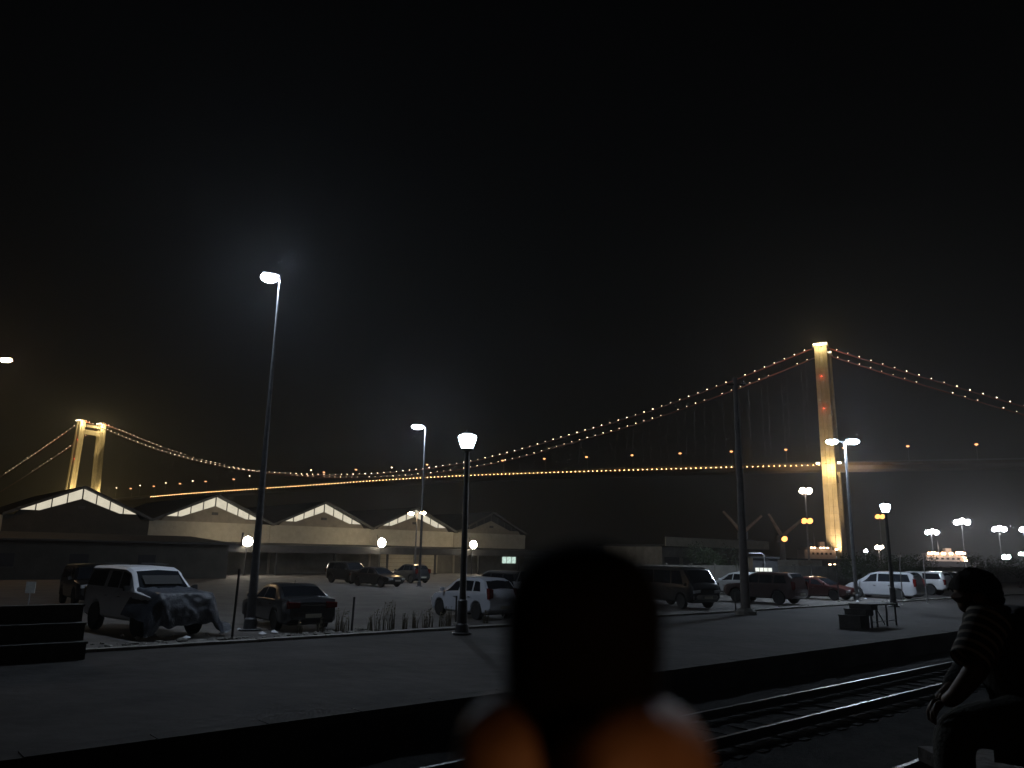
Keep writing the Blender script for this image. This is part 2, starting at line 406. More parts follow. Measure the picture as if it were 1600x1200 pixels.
def bridge_lamps():
    near = [(1525, 690), (1418, 693), (1318, 697), (1228, 701), (1143, 704), (1063, 707), (988, 710), (917, 713), (851, 716), (786, 719), (668, 727), (557, 735), (507, 738), (366, 750), (322, 754), (282, 758), (241, 762), (205, 765)]
    arm = None
    for i, (px, py) in enumerate(near):
        d = ray(px, py); A = RTOP + BT * 0.8
        nrm = Vector((BD.y, -BD.x, 0)); P = CAM + d * (((A - CAM).dot(nrm)) / d.dot(nrm))
        u = (P - RTOP).dot(BD); zd = deck_z(u); h = 10.2
        t = thing('bridge_lamp', 'orange street lamp on the bridge deck, %s from the right end' % ORD[i], 'street lamp', BC + bp(u, -10.2, zd + .02), BPHI, 'orange lamps along the bridge deck')
        MB().tube([(0, 0, 0), (0, 0, h - .6), (0, .35, h - .1), (0, 1.3, h + .1)], [.16, .11, .09, .07], 6).build('pole', M_steel, t)
        MB().tube([(0, 0, 0), (0, 0, .5)], [.26, .22], 8).build('base', M_steel, t)
        hd = MB().box((0, 1.7, h + .22), (.8, 1.3, .25)).build('lamp_head', M_steel, t)
        MB().lathe([(.2, -.75), (.8, -.5), (1.0, .0), (.8, .08)], 8, Matrix.Translation((0, 1.7, h + .05))).build('lens', M_sod, hd)
    far = [(183, 763), (220, 759), (260, 755), (302, 752), (391, 744), (487, 735), (613, 731)]
    for i, (px, py) in enumerate(far):
        d = ray(px, py); A = RTOP + BT * 23.0
        nrm = Vector((BD.y, -BD.x, 0)); P = CAM + d * (((A - CAM).dot(nrm)) / d.dot(nrm))
        u = (P - RTOP).dot(BD); zd = deck_z(u); h = max(6, P.z - zd)
        t = thing('bridge_lamp', 'small pale lamp on far side of the bridge deck, %s from the left tower' % ORD[i], 'street lamp', BC + bp(u, 10.2, zd + .02), BPHI, 'pale lamps on the far side of the deck')
        MB().tube([(0, 0, 0), (0, 0, h)], [.15, .08], 6).build('pole', M_steel, t)
        MB().lathe([(.1, -.3), (.45, -.2), (.5, .1), (.1, .3)], 8, Matrix.Translation((0, 0, h + .2))).build('lens', M_bulb, t)
bridge_lamps()

# ------------------------------------------------------------------ warehouse with five gables
M_pane = emit('lit_window_pane', (1.0, 0.91, 0.70), 0.66, False, 0.22, 0.9)
M_panedk = glassy('unlit_window_pane', (0.03, 0.032, 0.036), 0.15)
M_frame = mat('window_bar', (0.05, 0.048, 0.045), 0.6)
M_canopy = mat('canopy_sheet', (0.055, 0.055, 0.058), 0.55, 0.3, 0.3, 1.0)
WN, WS, PITCHW = 86.0, 19.6, 13.25
M_gable = mat('brown_gable_cladding', (.22, .19, .145), .75, 0, .2, 1.0, .15); M_bayshade = mat('painted_shade_cladding', (.045, .042, .034), .85, 0, .3, 1.0, .15)  # leftmost bay's shade is painted in as a darker cladding colour
def build_warehouse():
    root = thing('warehouse', 'long cream warehouse with a row of glazed gables under the bridge', 'warehouse', W(WS, WN), PHI)
    hb = PITCHW / 2
    zv, za = 5.58, 8.5                                  # valley and ridge of the roof
    lo, hi = -hb - 6.0, 4 * PITCHW + hb
    # upper wall in panels between pilasters, lower wall
    for k in range(5):
        x0, x1 = k * PITCHW - hb, k * PITCHW + hb
        MB().bbox((x0 + .03, 0, 3.3), (x1 - .03, .3, 5.45)).build('upper_wall', M_cream if k else M_bayshade, root)
        MB().bbox((x0 + .03, .1, 0), (x1 - .03, .35, 3.295)).build('lower_wall', M_wall, root)
        MB().bbox((x0 - .14, -.10, 0), (x0 + .14, -.004, 5.4)).build('pilaster', M_cream, root)
        # solid gable under the glazing
        c = k * PITCHW
        MB().prism([(c - 5.6, 5.455), (c + 5.6, 5.455), (c + 5.2, 5.93), (c + 3.55, 5.95), (c, 7.23), (c - 3.55, 5.95), (c - 5.2, 5.93)], .02, .28).build('gable_wall', M_gable if k else M_bayshade, root)
        vm = MB()
        vm.bbox((c - .35, -.05, 6.25), (c + .35, .01, 6.55))
        for j in range(4): vm.bbox((c - .33, -.09, 6.28 + j * .07), (c + .33, -.052, 6.31 + j * .07))
        vm.build('vent', M_frame, root)
        # panes follow the roof slope
        xs = [0, 1.3, 2.6, 3.9, 5.2]
        top = lambda x: 8.25 - 0.44 * x
        bot = lambda x: max(5.95, 7.25 - (7.25 - 5.95) / 3.55 * x)
        for sd in (-1, 1):
            for j in range(4):
                a, b = xs[j] + .05, xs[j + 1] - .05
                poly = [(c + sd * a, bot(a)), (c + sd * b, bot(b)), (c + sd * b, max(top(b), bot(b) + .02)), (c + sd * a, top(a))]
                if a < 3.55 < b: poly.insert(1, (c + sd * 3.55, 5.95))
                lit = k < 4
                MB().prism(poly, .10, .13).build('pane', M_pane if lit else M_panedk, root)
                MB().bbox((c + sd * (b + .05) - .045, .05, bot(b)), (c + sd * (b + .05) + .045, .20, max(top(b), bot(b)) + .03)).build('glazing_bar', M_frame, root)
        MB().bbox((c - .06, .05, 7.22), (c + .06, .2, 8.26)).build('glazing_bar', M_frame, root)
        # roof slopes, thick verge towards the camera
        for sd in (-1, 1):
            poly = [(c, za), (c + sd * hb, zv), (c + sd * hb, zv - .22), (c, za - .2)]
            r = MB().prism(poly, -.55, 24).build('roof_slope', M_roof, root)
            MB().prism([(c, za + .02), (c + sd * (hb - .02), zv + .02), (c + sd * (hb - .02), zv - .26), (c, za - .24)], -.62, -.552).build('verge_board', M_frame if k else M_frame, r)
        MB().bbox((c + hb - .12, .05, 5.3), (c + hb + .12, 24, 5.42)).build('valley_gutter', M_steel, root)
    MB().bbox((lo, 23.7, 0), (hi, 24, 5.4)).build('rear_wall', M_wall, root)
    for x in (-hb, hi): MB().bbox((x - .15, .4, 0), (x + .15, 23.6, 5.2)).build('end_wall', M_wall, root)
    # canopy along the yard side
    cn = MB().loft([[(x, y, z) for y, z in ((-6.0, 2.95), (-6.0, 3.12), (-.12, 3.42), (-.12, 3.26))] for x in (hb - 3, hi)]).build('canopy', M_canopy, root)
    MB().bbox((hb - 3, -6.08, 2.35), (hi, -6.004, 3.14)).build('fascia', M_canopy, cn)
    for k in range(9):
        x = hb - 2.5 + k * 7.0
        if x < hi: MB().bbox((x - .1, -5.8, 0), (x + .1, -5.6, 2.95)).build('canopy_post', M_dark, cn)
    for x, wd, m in ((14.2, 4.4, M_wall), (25.6, 4.4, M_wall), (37.2, 5.2, M_cream), (42.4, 2.6, M_cream), (52.0, 4.0, M_wall)):
        d = MB().bbox((x - wd / 2, .02, .02), (x + wd / 2, .09, 2.7)).build('door', m, root)
        for j in range(5): MB().bbox((x - wd / 2 + .1, -.01, .3 + j * .5), (x + wd / 2 - .1, .018, .33 + j * .5)).build('door_rib', M_wall, d)
    wm = emit('lit_office_pane', (0.75, 1.0, 0.88), 0.75, True, .5, 3)
    for x in (55.6, 56.5, 57.4):
        p = MB().bbox((x - .38, -.02, 1.35), (x + .38, .02, 2.25)).build('office_pane', wm, root)
        MB().bbox((x - .44, -.05, 1.27), (x + .44, .0, 1.34)).build('sill', M_frame, p)
    # dim lamps under the canopy
    wl = emit('canopy_lamp_lens', (1.0, .85, .6), 60, True)
    for x in (37.5, 43.5):
        MB().bbox((x - .5, -3.2, 2.98), (x + .5, -3.0, 3.04)).build('canopy_lamp', wl, root)
build_warehouse()

def build_annex():
    a = on_n(297, 838, 76); s1, _ = sn(a); z = a.z
    e = on_n(345, 849, 74); s2, _ = sn(e)
    t = thing('low_annex', 'dark low building with a hipped roof in front of the leftmost gables', 'building', W(-8, 76), PHI)
    L1, L2 = s1 + 8, s2 + 8
    MB().bbox((0, -5, 0), (L2 - .4, 5, e.z - .1)).build('wall', mat('dark_render', (.05, .047, .04), .9, 0, .3, .8, .2), t)
    rf = MB(); ez = e.z
    rf.add([(-.5, -5.6, ez), (L2, -5.6, ez), (L2, 5.6, ez), (-.5, 5.6, ez), (3, 0, z), (L1, 0, z), (-.5, -5.6, ez - .15), (L2, -5.6, ez - .15), (L2, 5.6, ez - .15), (-.5, 5.6, ez - .15)],
           [(0, 1, 5, 4), (1, 2, 5), (2, 3, 4, 5), (3, 0, 4), (0, 6, 7, 1), (1, 7, 8, 2), (2, 8, 9, 3), (3, 9, 6, 0), (6, 9, 8, 7)])
    rf.build('roof', M_roof, t)
    for k in range(6):
        x = 3 + k * 5.2
        if x < L2 - 2:
            wn = MB().bbox((x, -5.06, 1.0), (x + 1.4, -5.01, 2.0)).build('window', M_panedk, t)
            MB().bbox((x - .05, -5.10, .92), (x + 1.45, -5.0, .99)).build('sill', M_frame, wn)
    MB().bbox((12, -5.07, 0), (13.1, -5.01, 2.1)).build('door', M_frame, t)
build_annex()

# ------------------------------------------------------------------ lamps
M_white = emit('white_lamp_lens', (0.70, 0.83, 1.0), 1000, True)
M_white2 = emit('cool_flood_lens', (0.88, 0.93, 1.0), 170, True)
M_warm = emit('warm_flood_lens', (1.0, 0.68, 0.36), 140, True)
M_lant = emit('lantern_glass', (0.74, 0.86, 1.0), 28, True)
M_orng = emit('orange_flood_lens', (1.0, 0.45, 0.14), 90, True)
M_wash = emit('added_wall_wash', (1.0, .84, .58), 420, True)
M_shed = emit('shed_flood_lens', (1.0, 0.90, 0.72), 150, True)
def cobra(label, base, H, heads, m=None, r=(.14, .06), head=.75, group=None, name='street_lamp'):
    """tapered mast with flat luminaires; heads = [(dx, dy, dz)] from the mast top"""
    t = thing(name, label, 'street lamp', base, 0, group)
    MB().tube([(0, 0, 0), (0, 0, H * .25), (0, 0, H * .6), (0, 0, H)], [r[0], r[0] * .72 + r[1] * .28, r[0] * .32 + r[1] * .68, r[1]], 12).build('pole', M_pole, t, smooth=40)
    b = MB(); b.lathe([(r[0] * 2.4, 0), (r[0] * 2.4, .05), (r[0] * 1.4, .06), (r[0] * 1.3, .35), (r[0] * 1.02, .40)], 12); b.build('base', M_pole, t)
    for dx, dy, dz in heads:
        d = Vector((dx, dy, 0)); L = d.length; d.normalize(); ang = math.atan2(d.y, d.x)
        hd = link('lamp_head', None, t, (0, 0, H), ang)
        MB().tube([(0, 0, -.05), (L * .4, 0, dz * .8), (L, 0, dz)], [r[1] * .9, .04, .035], 8).build('arm', M_steel, hd)
        k = head
        MB().loft([[(L + x, y * s_, dz + z + .10) for y, z in ((-.06, 0), (-.05, .06), (0, .08), (.05, .06), (.06, 0))] for x, s_ in ((-.04, .6), (.1 * k, 1.0), (.6 * k, 1.1), (.95 * k, .6))]).build('housing', M_pole, hd, smooth=40)
        rr = .17 if k < .7 else .21
        MB().lathe([(.02, -1), (.45, -.88), (.8, -.55), (.97, -.2), (1.0, 0), (.93, .25), (.7, .52), (.3, .66)], 14, Matrix.Translation((L + .52 * k, 0, dz - .012)) @ Matrix.Diagonal((.50 * k, rr, .17, 1))).build('lens', m or M_white, hd, smooth=50)
    return t
def lantern(label, base, H, group):
    t = thing('lantern_post', label, 'street lamp', base, 0, group)
    MB().tube([(0, 0, 0), (0, 0, 1.0), (0, 0, 1.05), (0, 0, H)], [.16, .15, .105, .075], 14).build('pole', M_dark, t, smooth=40)
    MB().lathe([(.30, 0), (.30, .06), (.22, .08), (.19, .30), (.16, .34)], 14).build('base', M_dark, t)
    MB().lathe([(.08, H - .02), (.20, H + .03), (.20, H + .07), (.05, H + .08)], 14).build('collar', M_dark, t)
    g = MB().lathe([(.17, H + .075), (.225, H + .2), (.27, H + .34), (.30, H + .44), (.27, H + .50), (.15, H + .53)], 6).build('lantern_glass', M_lant, t)
    for k in range(6):
        a = 2 * PI * k / 6
        MB().tube([(.185 * math.cos(a), .185 * math.sin(a), H + .07), (.312 * math.cos(a), .312 * math.sin(a), H + .44)], .008, 4).build('rib', M_dark, g)
    MB().lathe([(.16, H + .532), (.20, H + .55), (.06, H + .62), (.02, H + .70)], 10).build('finial', M_dark, t)
    return t
def topz(px, py, base): return at(px, py, base.y).z

bA = W(10.86, 24.6); cobra('tall pole with one blinding white lamp between the pickup and the dark sedan', bA, topz(437, 437, bA), [(-.06, -.03, .02)], r=(.15, .032), head=.56)
bE = W(50.2, 23.4); cobra('tall pole with a pair of white lamps beside the right bridge tower', bE, topz(1348, 691, bE), [(.12, -.03, .03), (-.42, .05, .02)], r=(.13, .07), head=.75)
bC = at(660, 790, 62); bC.z = 0; cobra('slim pole with one white lamp standing between the sedan and the lantern, farther off', bC, topz(663, 668, bC), [(-.15, -.05, .02)], r=(.11, .07), head=.95)
bG = at(-62, 900, 58); bG.z = 0; cobra('warm street lamp cut off by the left picture edge', bG, topz(-16, 563, bG), [(.25, -.02, .05)], emit('amber_street_lens', (1.0, .66, .36), 420, True), r=(.14, .07), head=1.0)
bT = at(648, 890, 76); bT.z = 0; cobra('short pole with two warm lamps before the fourth gable', bT, topz(648, 803, bT), [(-.28, -.05, .05), (.3, -.05, .12)], M_warm, r=(.10, .06), head=.55)
lantern('bright white lantern on a dark post beside the silver hatchback', W(15.37, 19.5, .06), topz(730, 705, W(15.37, 19.5)) - .05, 'lantern posts on the platform')
lantern('bright white lantern on a dark post beside the silver van', W(44.9, 18.9, .06), topz(1383, 803, W(44.9, 18.9)) - .05, 'lantern posts on the platform')

def utility_pole():
    b = W(31.5, 19.7, .06); H = topz(1151, 592, b)
    t = thing('utility_pole', 'bare grey concrete pole between the dark van and the dark hatchback', 'pole', b, 0)
    MB().tube([(0, 0, 0), (0, 0, H)], [.22, .10], 12).build('pole', mat('pole_concrete', (.2, .18, .17), .85, 0, .2, 3, .2), t, smooth=40)
    MB().lathe([(.48, 0), (.45, .16), (.26, .30)], 12).build('footing', M_kerb, t)
    MB().box((.02, -.02, H - .35), (.9, .08, .08)).build('crossarm', M_dark, t)
    MB().lathe([(.03, 0), (.06, .05), (.03, .12), (.06, .16)], 8, Matrix.Translation((.35, -.02, H - .3))).build('insulator', M_dark, t)
utility_pole()

def floodlight(label, px, py, group, shade=False):
    P = on_n(px, py, WN - 6.6)
    t = thing('floodlight', label, 'floodlight', Vector((P.x, P.y, 0)), PHI, group)
    z = P.z
    MB().tube([(0, .05, 0), (0, .05, z - .2)], .06, 8).build('pole', M_dark, t)
    MB().tube([(-.55, 0, z + .9), (-.30, 0, z - .02), (0, .05, z - .25), (.3, 0, z - .02)], .03, 6).build('bracket', M_dark, t)
    hd = MB().loft([[(x * k, y, z + zz * k) for x, zz in ((-.56, -.46), (.56, -.46), (.56, .46), (-.56, .46))] for y, k in ((.02, .6), (-.12, 1.0), (-.2, 1.0))]).build('housing', M_dark, t)
    MB().lathe([(.50, 0), (.48, .08), (.36, .17), (.1, .21)], 16, Matrix.Translation((0, -.203, z)) @ Matrix.Rotation(PI / 2, 4, 'X')).build('lens', M_shed, hd)
    # added glowing panel behind the fitting, there to brighten the wall
    MB().bbox((-.25, .03, z + .02), (.25, .06, z + .22)).build('wall_wash_panel', M_wash, hd)
    if shade: MB().bbox((-.42, .02, z - .5), (-.38, .50, z + .9)).build('added_side_blocker', M_dark, hd)  # added plate that keeps the wall wash off the leftmost bay
floodlight('glaring white floodlight at the canopy edge, half behind the tall pole', 386, 846, 'floodlights along the warehouse canopy', True)
floodlight('glaring white floodlight at the canopy edge between the third and fourth gables', 595, 848, 'floodlights along the warehouse canopy')
floodlight('glaring white floodlight at the canopy edge just beside the lantern post', 738, 851, 'floodlights along the warehouse canopy')

# ------------------------------------------------------------------ vehicles
def paint(name, col, metal=.25, rough=.38): return mat('paint_' + name, col, rough, metal, .08, 1.5, 0, .6)
def lin(tab, x):
    if x <= tab[0][0]: return tab[0][1]
    for (a, p), (b, q) in zip(tab, tab[1:]):
        if x <= b:
            t = (x - a) / (b - a) if b > a else 0; return p + (q - p) * t
    return tab[-1][1]
def vehicle(name, label, loc, rotz, sp, group=None, cat='car'):
    """sp: L, W, prof [(x, top)], belt [(x, z)], wheels (x0, x1), r, screen (x0, x1), back (x0, x1) or None, sides [(xb0, xt0, xb1, xt1)], doors [(x0, x1)], paint"""
    t = thing(name, label, cat, loc, rotz, group)
    L, Wd, prof, r = sp['L'], sp['W'], sp['prof'], sp.get('r', .32)
    belt, clear, sill = sp['belt'], sp.get('clear', .24), sp.get('sill', .0)
    low = sp.get('lod', 0)
    zt = lambda x: lin(prof, x)
    def zbelt(x): return min(lin(belt, x), zt(x) - .025)
    def hw(x):
        d = min(x, L - x); k = 1.0
        if d < .45: k = 1 - .16 * (1 - d / .45) ** 2
        return Wd / 2 * k
    def zb(x):
        z = clear
        e = min(x, L - x)
        if e < .25: z = max(z, clear + .16 * (1 - e / .25))
        for wx in sp['wheels']:
            dx = x - wx; R = r * 1.17
            if abs(dx) < R: z = max(z, r + math.sqrt(R * R - dx * dx) - .01)
        return min(z, zbelt(x) - .14)
    tum = sp.get('tumble', .20)
    def half(x):
        h, b, tp, bl = hw(x), zb(x), zt(x), zbelt(x); g = tp - bl
        hr = h * (.985 - tum * min(1, g / .5)) if g > .06 else h * .93
        return [(0, b), (h * .90, b), (h * .985, b + .07), (h, (max(b, clear) + bl) * .5 + .06), (h * .985, bl - .04), (h * .97, bl), (hr, tp - min(.09, g * .5)), (hr * .90, tp - min(.025, g * .3)), (hr * .5, tp), (0, tp + .012)]
    step = .06 if low < 2 else .12
    xs = sorted(set([0, .03, .08, .15] + [round(i * step, 3) for i in range(int(L / step) + 1)] + [L - .15, L - .08, L - .03, L] + [p[0] for p in prof]))
    rings = []
    for x in xs:
        hf = half(x); y = x - L / 2
        rings.append([(a, y, z) for a, z in hf] + [(-a, y, z) for a, z in reversed(hf[1:-1])])
    P = sp['paint']
    MB().loft(rings).build('body', P, t, smooth=32)
    def side(x, v, off):      # v 0..1 belt to roof edge
        hf = half(x); a, b = hf[5], hf[6]
        return (a[0] + (b[0] - a[0]) * v + off, x - L / 2, a[1] + (b[1] - a[1]) * v + off * .3)
    def flank(x, v, off):
        hf = half(x); pts = [hf[2], hf[3], hf[4]]
        z0, z1 = pts[0][1], pts[2][1]; z = z0 + (z1 - z0) * v
        yy = lin([(pts[0][1], pts[0][0]), (pts[1][1], pts[1][0]), (pts[2][1], pts[2][0])], z)
        return (yy + off, x - L / 2, z)
    def mirror_part(nm, fn, nu, nv, m, par=None, sm=None):
        out = []
        for sd in (1, -1):
            out.append(MB().grid(lambda u, v: (lambda q: (q[0] * sd, q[1], q[2]))(fn(u, v)), nu, nv).build(nm, m, par or t, smooth=sm))
        return out
    for xb0, xt0, xb1, xt1 in sp['sides']:
        def fn(u, v, a=xb0, b=xt0, c=xb1, d=xt1):
            x0 = a + (b - a) * v; x1 = c + (d - c) * v
            return side(x0 + (x1 - x0) * u, .10 + .80 * v, .006)
        mirror_part('side_window', fn, 8, 4, M_glass)
    def top_patch(nm, x0, x1, m, f=.84):
        def fn(u, v):
            x = x0 + (x1 - x0) * v; hf = half(x); y = (u * 2 - 1) * hf[7][0] * f / .9
            dz = (zt(x + .02) - zt(x - .02)) / .04; n = Vector((0, -dz, 1)).normalized() * .014
            zz = hf[7][1] + (hf[9][1] - hf[7][1]) * (1 - abs(u * 2 - 1))
            return (y, x - L / 2 + n.y, zz + n.z)
        MB().grid(fn, 8, 6).build(nm, m, t)
    a, b = sp['screen']; top_patch('windscreen', a + .03, b - .03, M_glass)
    if sp.get('back'): a, b = sp['back']; top_patch('rear_window', a + .02, b - .02, M_glass)
    for i, (x0, x1) in enumerate(sp['doors']):
        ds = mirror_part('door', lambda u, v: flank(x0 + (x1 - x0) * u, .10 + .87 * v, .004), 6, 5, P, None, 40)
        for sd, d in zip((1, -1), ds):
            q = flank(x1 - .16, .80, .02)
            MB().box((q[0] * sd, q[1], q[2]), (.03, .17, .03)).build('handle', sp.get('handle', M_chrome), d)
    # wheels
    tyre = MB().lathe([(r * .60, -.10), (r * .93, -.105), (r, -.07), (r, .07), (r * .93, .105), (r * .60, .10)], 20, Matrix.Rotation(PI / 2, 4, 'Y')).mesh('tyre', M_black, 40)
    rm = MB(); RM = Matrix.Rotation(PI / 2, 4, 'Y')
    rm.lathe([(r * .62, -.06), (r * .62, .085), (r * .55, .085), (r * .53, .03), (r * .1, .03)], 20, RM)
    rm.lathe([(r * .14, .02), (r * .14, .09), (r * .05, .095)], 10, RM)
    for k in range(5):
        a = 2 * PI * k / 5 + .3
        rm.box(RM @ Vector((math.cos(a) * r * .33, math.sin(a) * r * .33, .06)), (.035, r * .46, .075), (RM.to_3x3() @ Matrix.Rotation(a - PI / 2, 3, 'Z') @ RM.to_3x3().inverted()) )
    rim = rm.mesh('rim', M_alloy)
    for wx in sp['wheels']:
        for sd in (1, -1):
            wl = link('wheel', None, t, (sd * (Wd / 2 - .115), wx - L / 2, r), 0 if sd > 0 else PI)
            link('tyre', tyre, wl); link('rim', rim, wl)
    # inner wheel wells and underbody
    MB().bbox((-Wd / 2 + .26, -L / 2 + .3, clear - .04), (Wd / 2 - .26, L / 2 - .3, clear + .3)).build('underbody', M_black, t)
    if low >= 2: 
        pass
    zf = sp.get('lampz', zt(.05) - .10); zr = sp.get('tailz', zt(L - .05) - .16)
    hl = sp.get('headsize', (.38, .17)); tl = sp.get('tailsize', (.24, .26))
    for sd in (1, -1):
        x = sd * (hw(.1) - hl[0] * .55)
        MB().loft([[(x + dx * k, -L / 2 + y, zf + dz * k) for dx, dz in ((-hl[0] / 2, -hl[1] / 2), (hl[0] / 2, -hl[1] * .3), (hl[0] / 2, hl[1] / 2), (-hl[0] / 2, hl[1] * .3))] for y, k in ((.14, 1.05), (-.02, 1.0), (-.04, .8))]).build('headlight', M_lens, t)
        x = sd * (hw(L - .1) - tl[0] * .5)
        tlm = MB().loft([[(x + dx * k, L / 2 + y, zr + dz * k) for dx, dz in ((-tl[0] / 2, -tl[1] * .4), (tl[0] / 2, -tl[1] / 2), (tl[0] / 2, tl[1] / 2), (-tl[0] / 2, tl[1] * .4))] for y, k in ((-.16, 1.05), (.015, 1.0), (.03, .8))]).build('tail_light', M_tail, t)
        xm = sp['screen'][0] + .25; hf = half(xm)
        mm = MB().loft([[(sd * (hf[5][0] + .02 + .20 * k), xm - L / 2 + dy * q, hf[5][1] + .09 + dz * q) for dy, dz in ((-.05, -.06), (.07, -.07), (.07, .07), (-.03, .08))] for k, q in ((0, .4), (.3, 1.0), (.9, 1.0), (1.0, .7))]).build('mirror', sp.get('mirror', P), t)
    bz = clear + .14
    for nm, y, sg in (('front_bumper', -L / 2, -1), ('rear_bumper', L / 2, 1)):
        m = MB()
        m.loft([[(x * (hw(.1)) * .97, y + sg * (.05 - .12 * abs(x) ** 3) + dy * sg, bz + .12 + dz) for dy, dz in ((-.08, -.12), (.0, -.11), (.03, 0), (.0, .10), (-.08, .11))] for x in (-1, -.8, -.4, 0, .4, .8, 1)])
        m.build(nm, sp.get('bumper', P), t, smooth=40)
    MB().bbox((-.26, -L / 2 - .10, bz + .04), (.26, -L / 2 - .085, bz + .16)).build('number_plate', M_plate, t)
    MB().bbox((-.26, L / 2 + .085, bz + .06), (.26, L / 2 + .10, bz + .18)).build('number_plate', M_plate, t)
    g = MB()
    g.bbox((-.42, -L / 2 - .03, zf - .10), (.42, -L / 2 + .01, zf + .06)); g.build('grille', M_plas, t)
    for extra in sp.get('extra', []): extra(t, sp, zt, hw)
    return t

SEDAN = dict(L=4.6, W=1.78, prof=[(0, .62), (.06, .70), (.3, .79), (1.15, .93), (1.95, 1.36), (2.4, 1.44), (3.0, 1.43), (3.35, 1.34), (3.95, 1.05), (4.5, 1.01), (4.6, .90)], belt=[(0, .80), (1.2, .90), (4.6, .98)],
             wheels=(.88, 3.55), r=.32, screen=(1.15, 1.95), back=(3.32, 3.93), sides=[(1.45, 1.98, 2.38, 2.42), (2.46, 2.5, 3.5, 3.2)], doors=[(1.30, 2.36), (2.40, 3.34)], tailz=.82, tailsize=(.38, .20))
HATCH = dict(L=4.0, W=1.70, prof=[(0, .62), (.06, .74), (.25, .86), (.85, 1.02), (1.65, 1.50), (2.1, 1.60), (3.2, 1.58), (3.55, 1.46), (3.92, 1.0), (4.0, .85)], belt=[(0, .85), (1, .97), (4, 1.05)],
             wheels=(.74, 3.25), r=.31, screen=(.85, 1.65), back=(3.50, 3.80), sides=[(1.15, 1.7, 2.05, 2.10), (2.13, 2.17, 2.95, 2.92), (3.03, 3.0, 3.5, 3.32)], doors=[(1.05, 2.05), (2.09, 2.98)], tailz=1.0, tailsize=(.20, .40))
def zs(d, k):
    d = dict(d); d['prof'] = [(x, z * k) for x, z in d['prof']]; d['belt'] = [(x, z * k) for x, z in d['belt']]
    for q_ in ('lampz', 'tailz'):
        if q_ in d: d[q_] *= k
    return d
PICK = dict(L=5.1, W=1.84, prof=[(0, .85), (.06, .98), (.3, 1.06), (1.25, 1.16), (1.95, 1.68), (2.3, 1.76), (3.35, 1.78), (4.85, 1.76), (5.02, 1.45), (5.1, .95)], belt=[(0, 1.0), (1.3, 1.13), (5.1, 1.16)],
            wheels=(.95, 4.0), r=.39, clear=.42, screen=(1.27, 1.95), back=(4.88, 5.02), sides=[(1.55, 2.0, 2.38, 2.42), (2.46, 2.5, 3.25, 3.2), (3.50, 3.46, 4.85, 4.66)], doors=[(1.42, 2.40), (2.44, 3.36)], lampz=.92, tailz=1.0, tailsize=(.18, .4), tumble=.16)
SUV = dict(L=4.6, W=1.85, prof=[(0, .80), (.06, .93), (.3, 1.02), (1.2, 1.12), (1.85, 1.66), (2.2, 1.76), (4.2, 1.74), (4.45, 1.5), (4.58, 1.0), (4.6, .9)], belt=[(0, .97), (1.2, 1.08), (4.6, 1.12)],
           wheels=(.9, 3.65), r=.37, clear=.33, screen=(1.2, 1.85), back=(4.22, 4.47), sides=[(1.5, 1.9, 2.4, 2.42), (2.48, 2.5, 3.3, 3.28), (3.4, 3.36, 4.2, 4.02)], doors=[(1.35, 2.42), (2.46, 3.36)], lampz=.88, tailz=1.05, tailsize=(.16, .45), tumble=.15)
VAN = dict(L=4.75, W=1.80, prof=[(0, .72), (.06, .86), (.25, .96), (.8, 1.12), (1.75, 1.70), (2.2, 1.80), (4.35, 1.79), (4.6, 1.6), (4.73, 1.0), (4.75, .8)], belt=[(0, .95), (1, 1.04), (4.75, 1.10)],
           wheels=(.85, 3.6), r=.32, clear=.22, screen=(.82, 1.75), back=(4.37, 4.62), sides=[(1.2, 1.8, 2.2, 2.25), (2.30, 2.34, 3.2, 3.2), (3.32, 3.32, 4.45, 4.28)], doors=[(1.2, 2.22), (2.28, 3.22)], tailz=1.1, tailsize=(.16, .5), tumble=.13)
BUS = dict(L=5.0, W=1.88, prof=[(0, .75), (.04, 1.0), (.15, 1.22), (.75, 1.92), (1.1, 2.02), (4.8, 2.02), (4.96, 1.8), (5.0, .8)], belt=[(0, 1.1), (5.0, 1.16)],
           wheels=(.95, 3.9), r=.35, clear=.34, screen=(.17, .75), back=(4.82, 4.96), sides=[(.75, 1.0, 1.65, 1.68), (1.75, 1.77, 3.1, 3.1), (3.2, 3.2, 4.75, 4.72)], doors=[(.6, 1.7), (1.8, 3.1)], lampz=.86, tailz=1.0, tailsize=(.16, .4), tumble=.08)
def spec(base, **k): d = dict(base); d.update(k); return d
P_sil = paint('silver', (.44, .45, .48), .35, .36); P_pick = paint('pickup_white', (.74, .74, .77), .0, .38); P_char = paint('charcoal', (.035, .037, .042), .4, .3); P_white = paint('white', (.62, .63, .64), .0, .4)
P_red = paint('maroon', (.055, .007, .006), .2, .4); P_blk = paint('black', (.014, .014, .016), .2, .3); P_mpv = paint('pale_silver', (.56, .58, .64), .15, .33); P_dkred = paint('dark_plum', (.05, .022, .02), .2, .4)

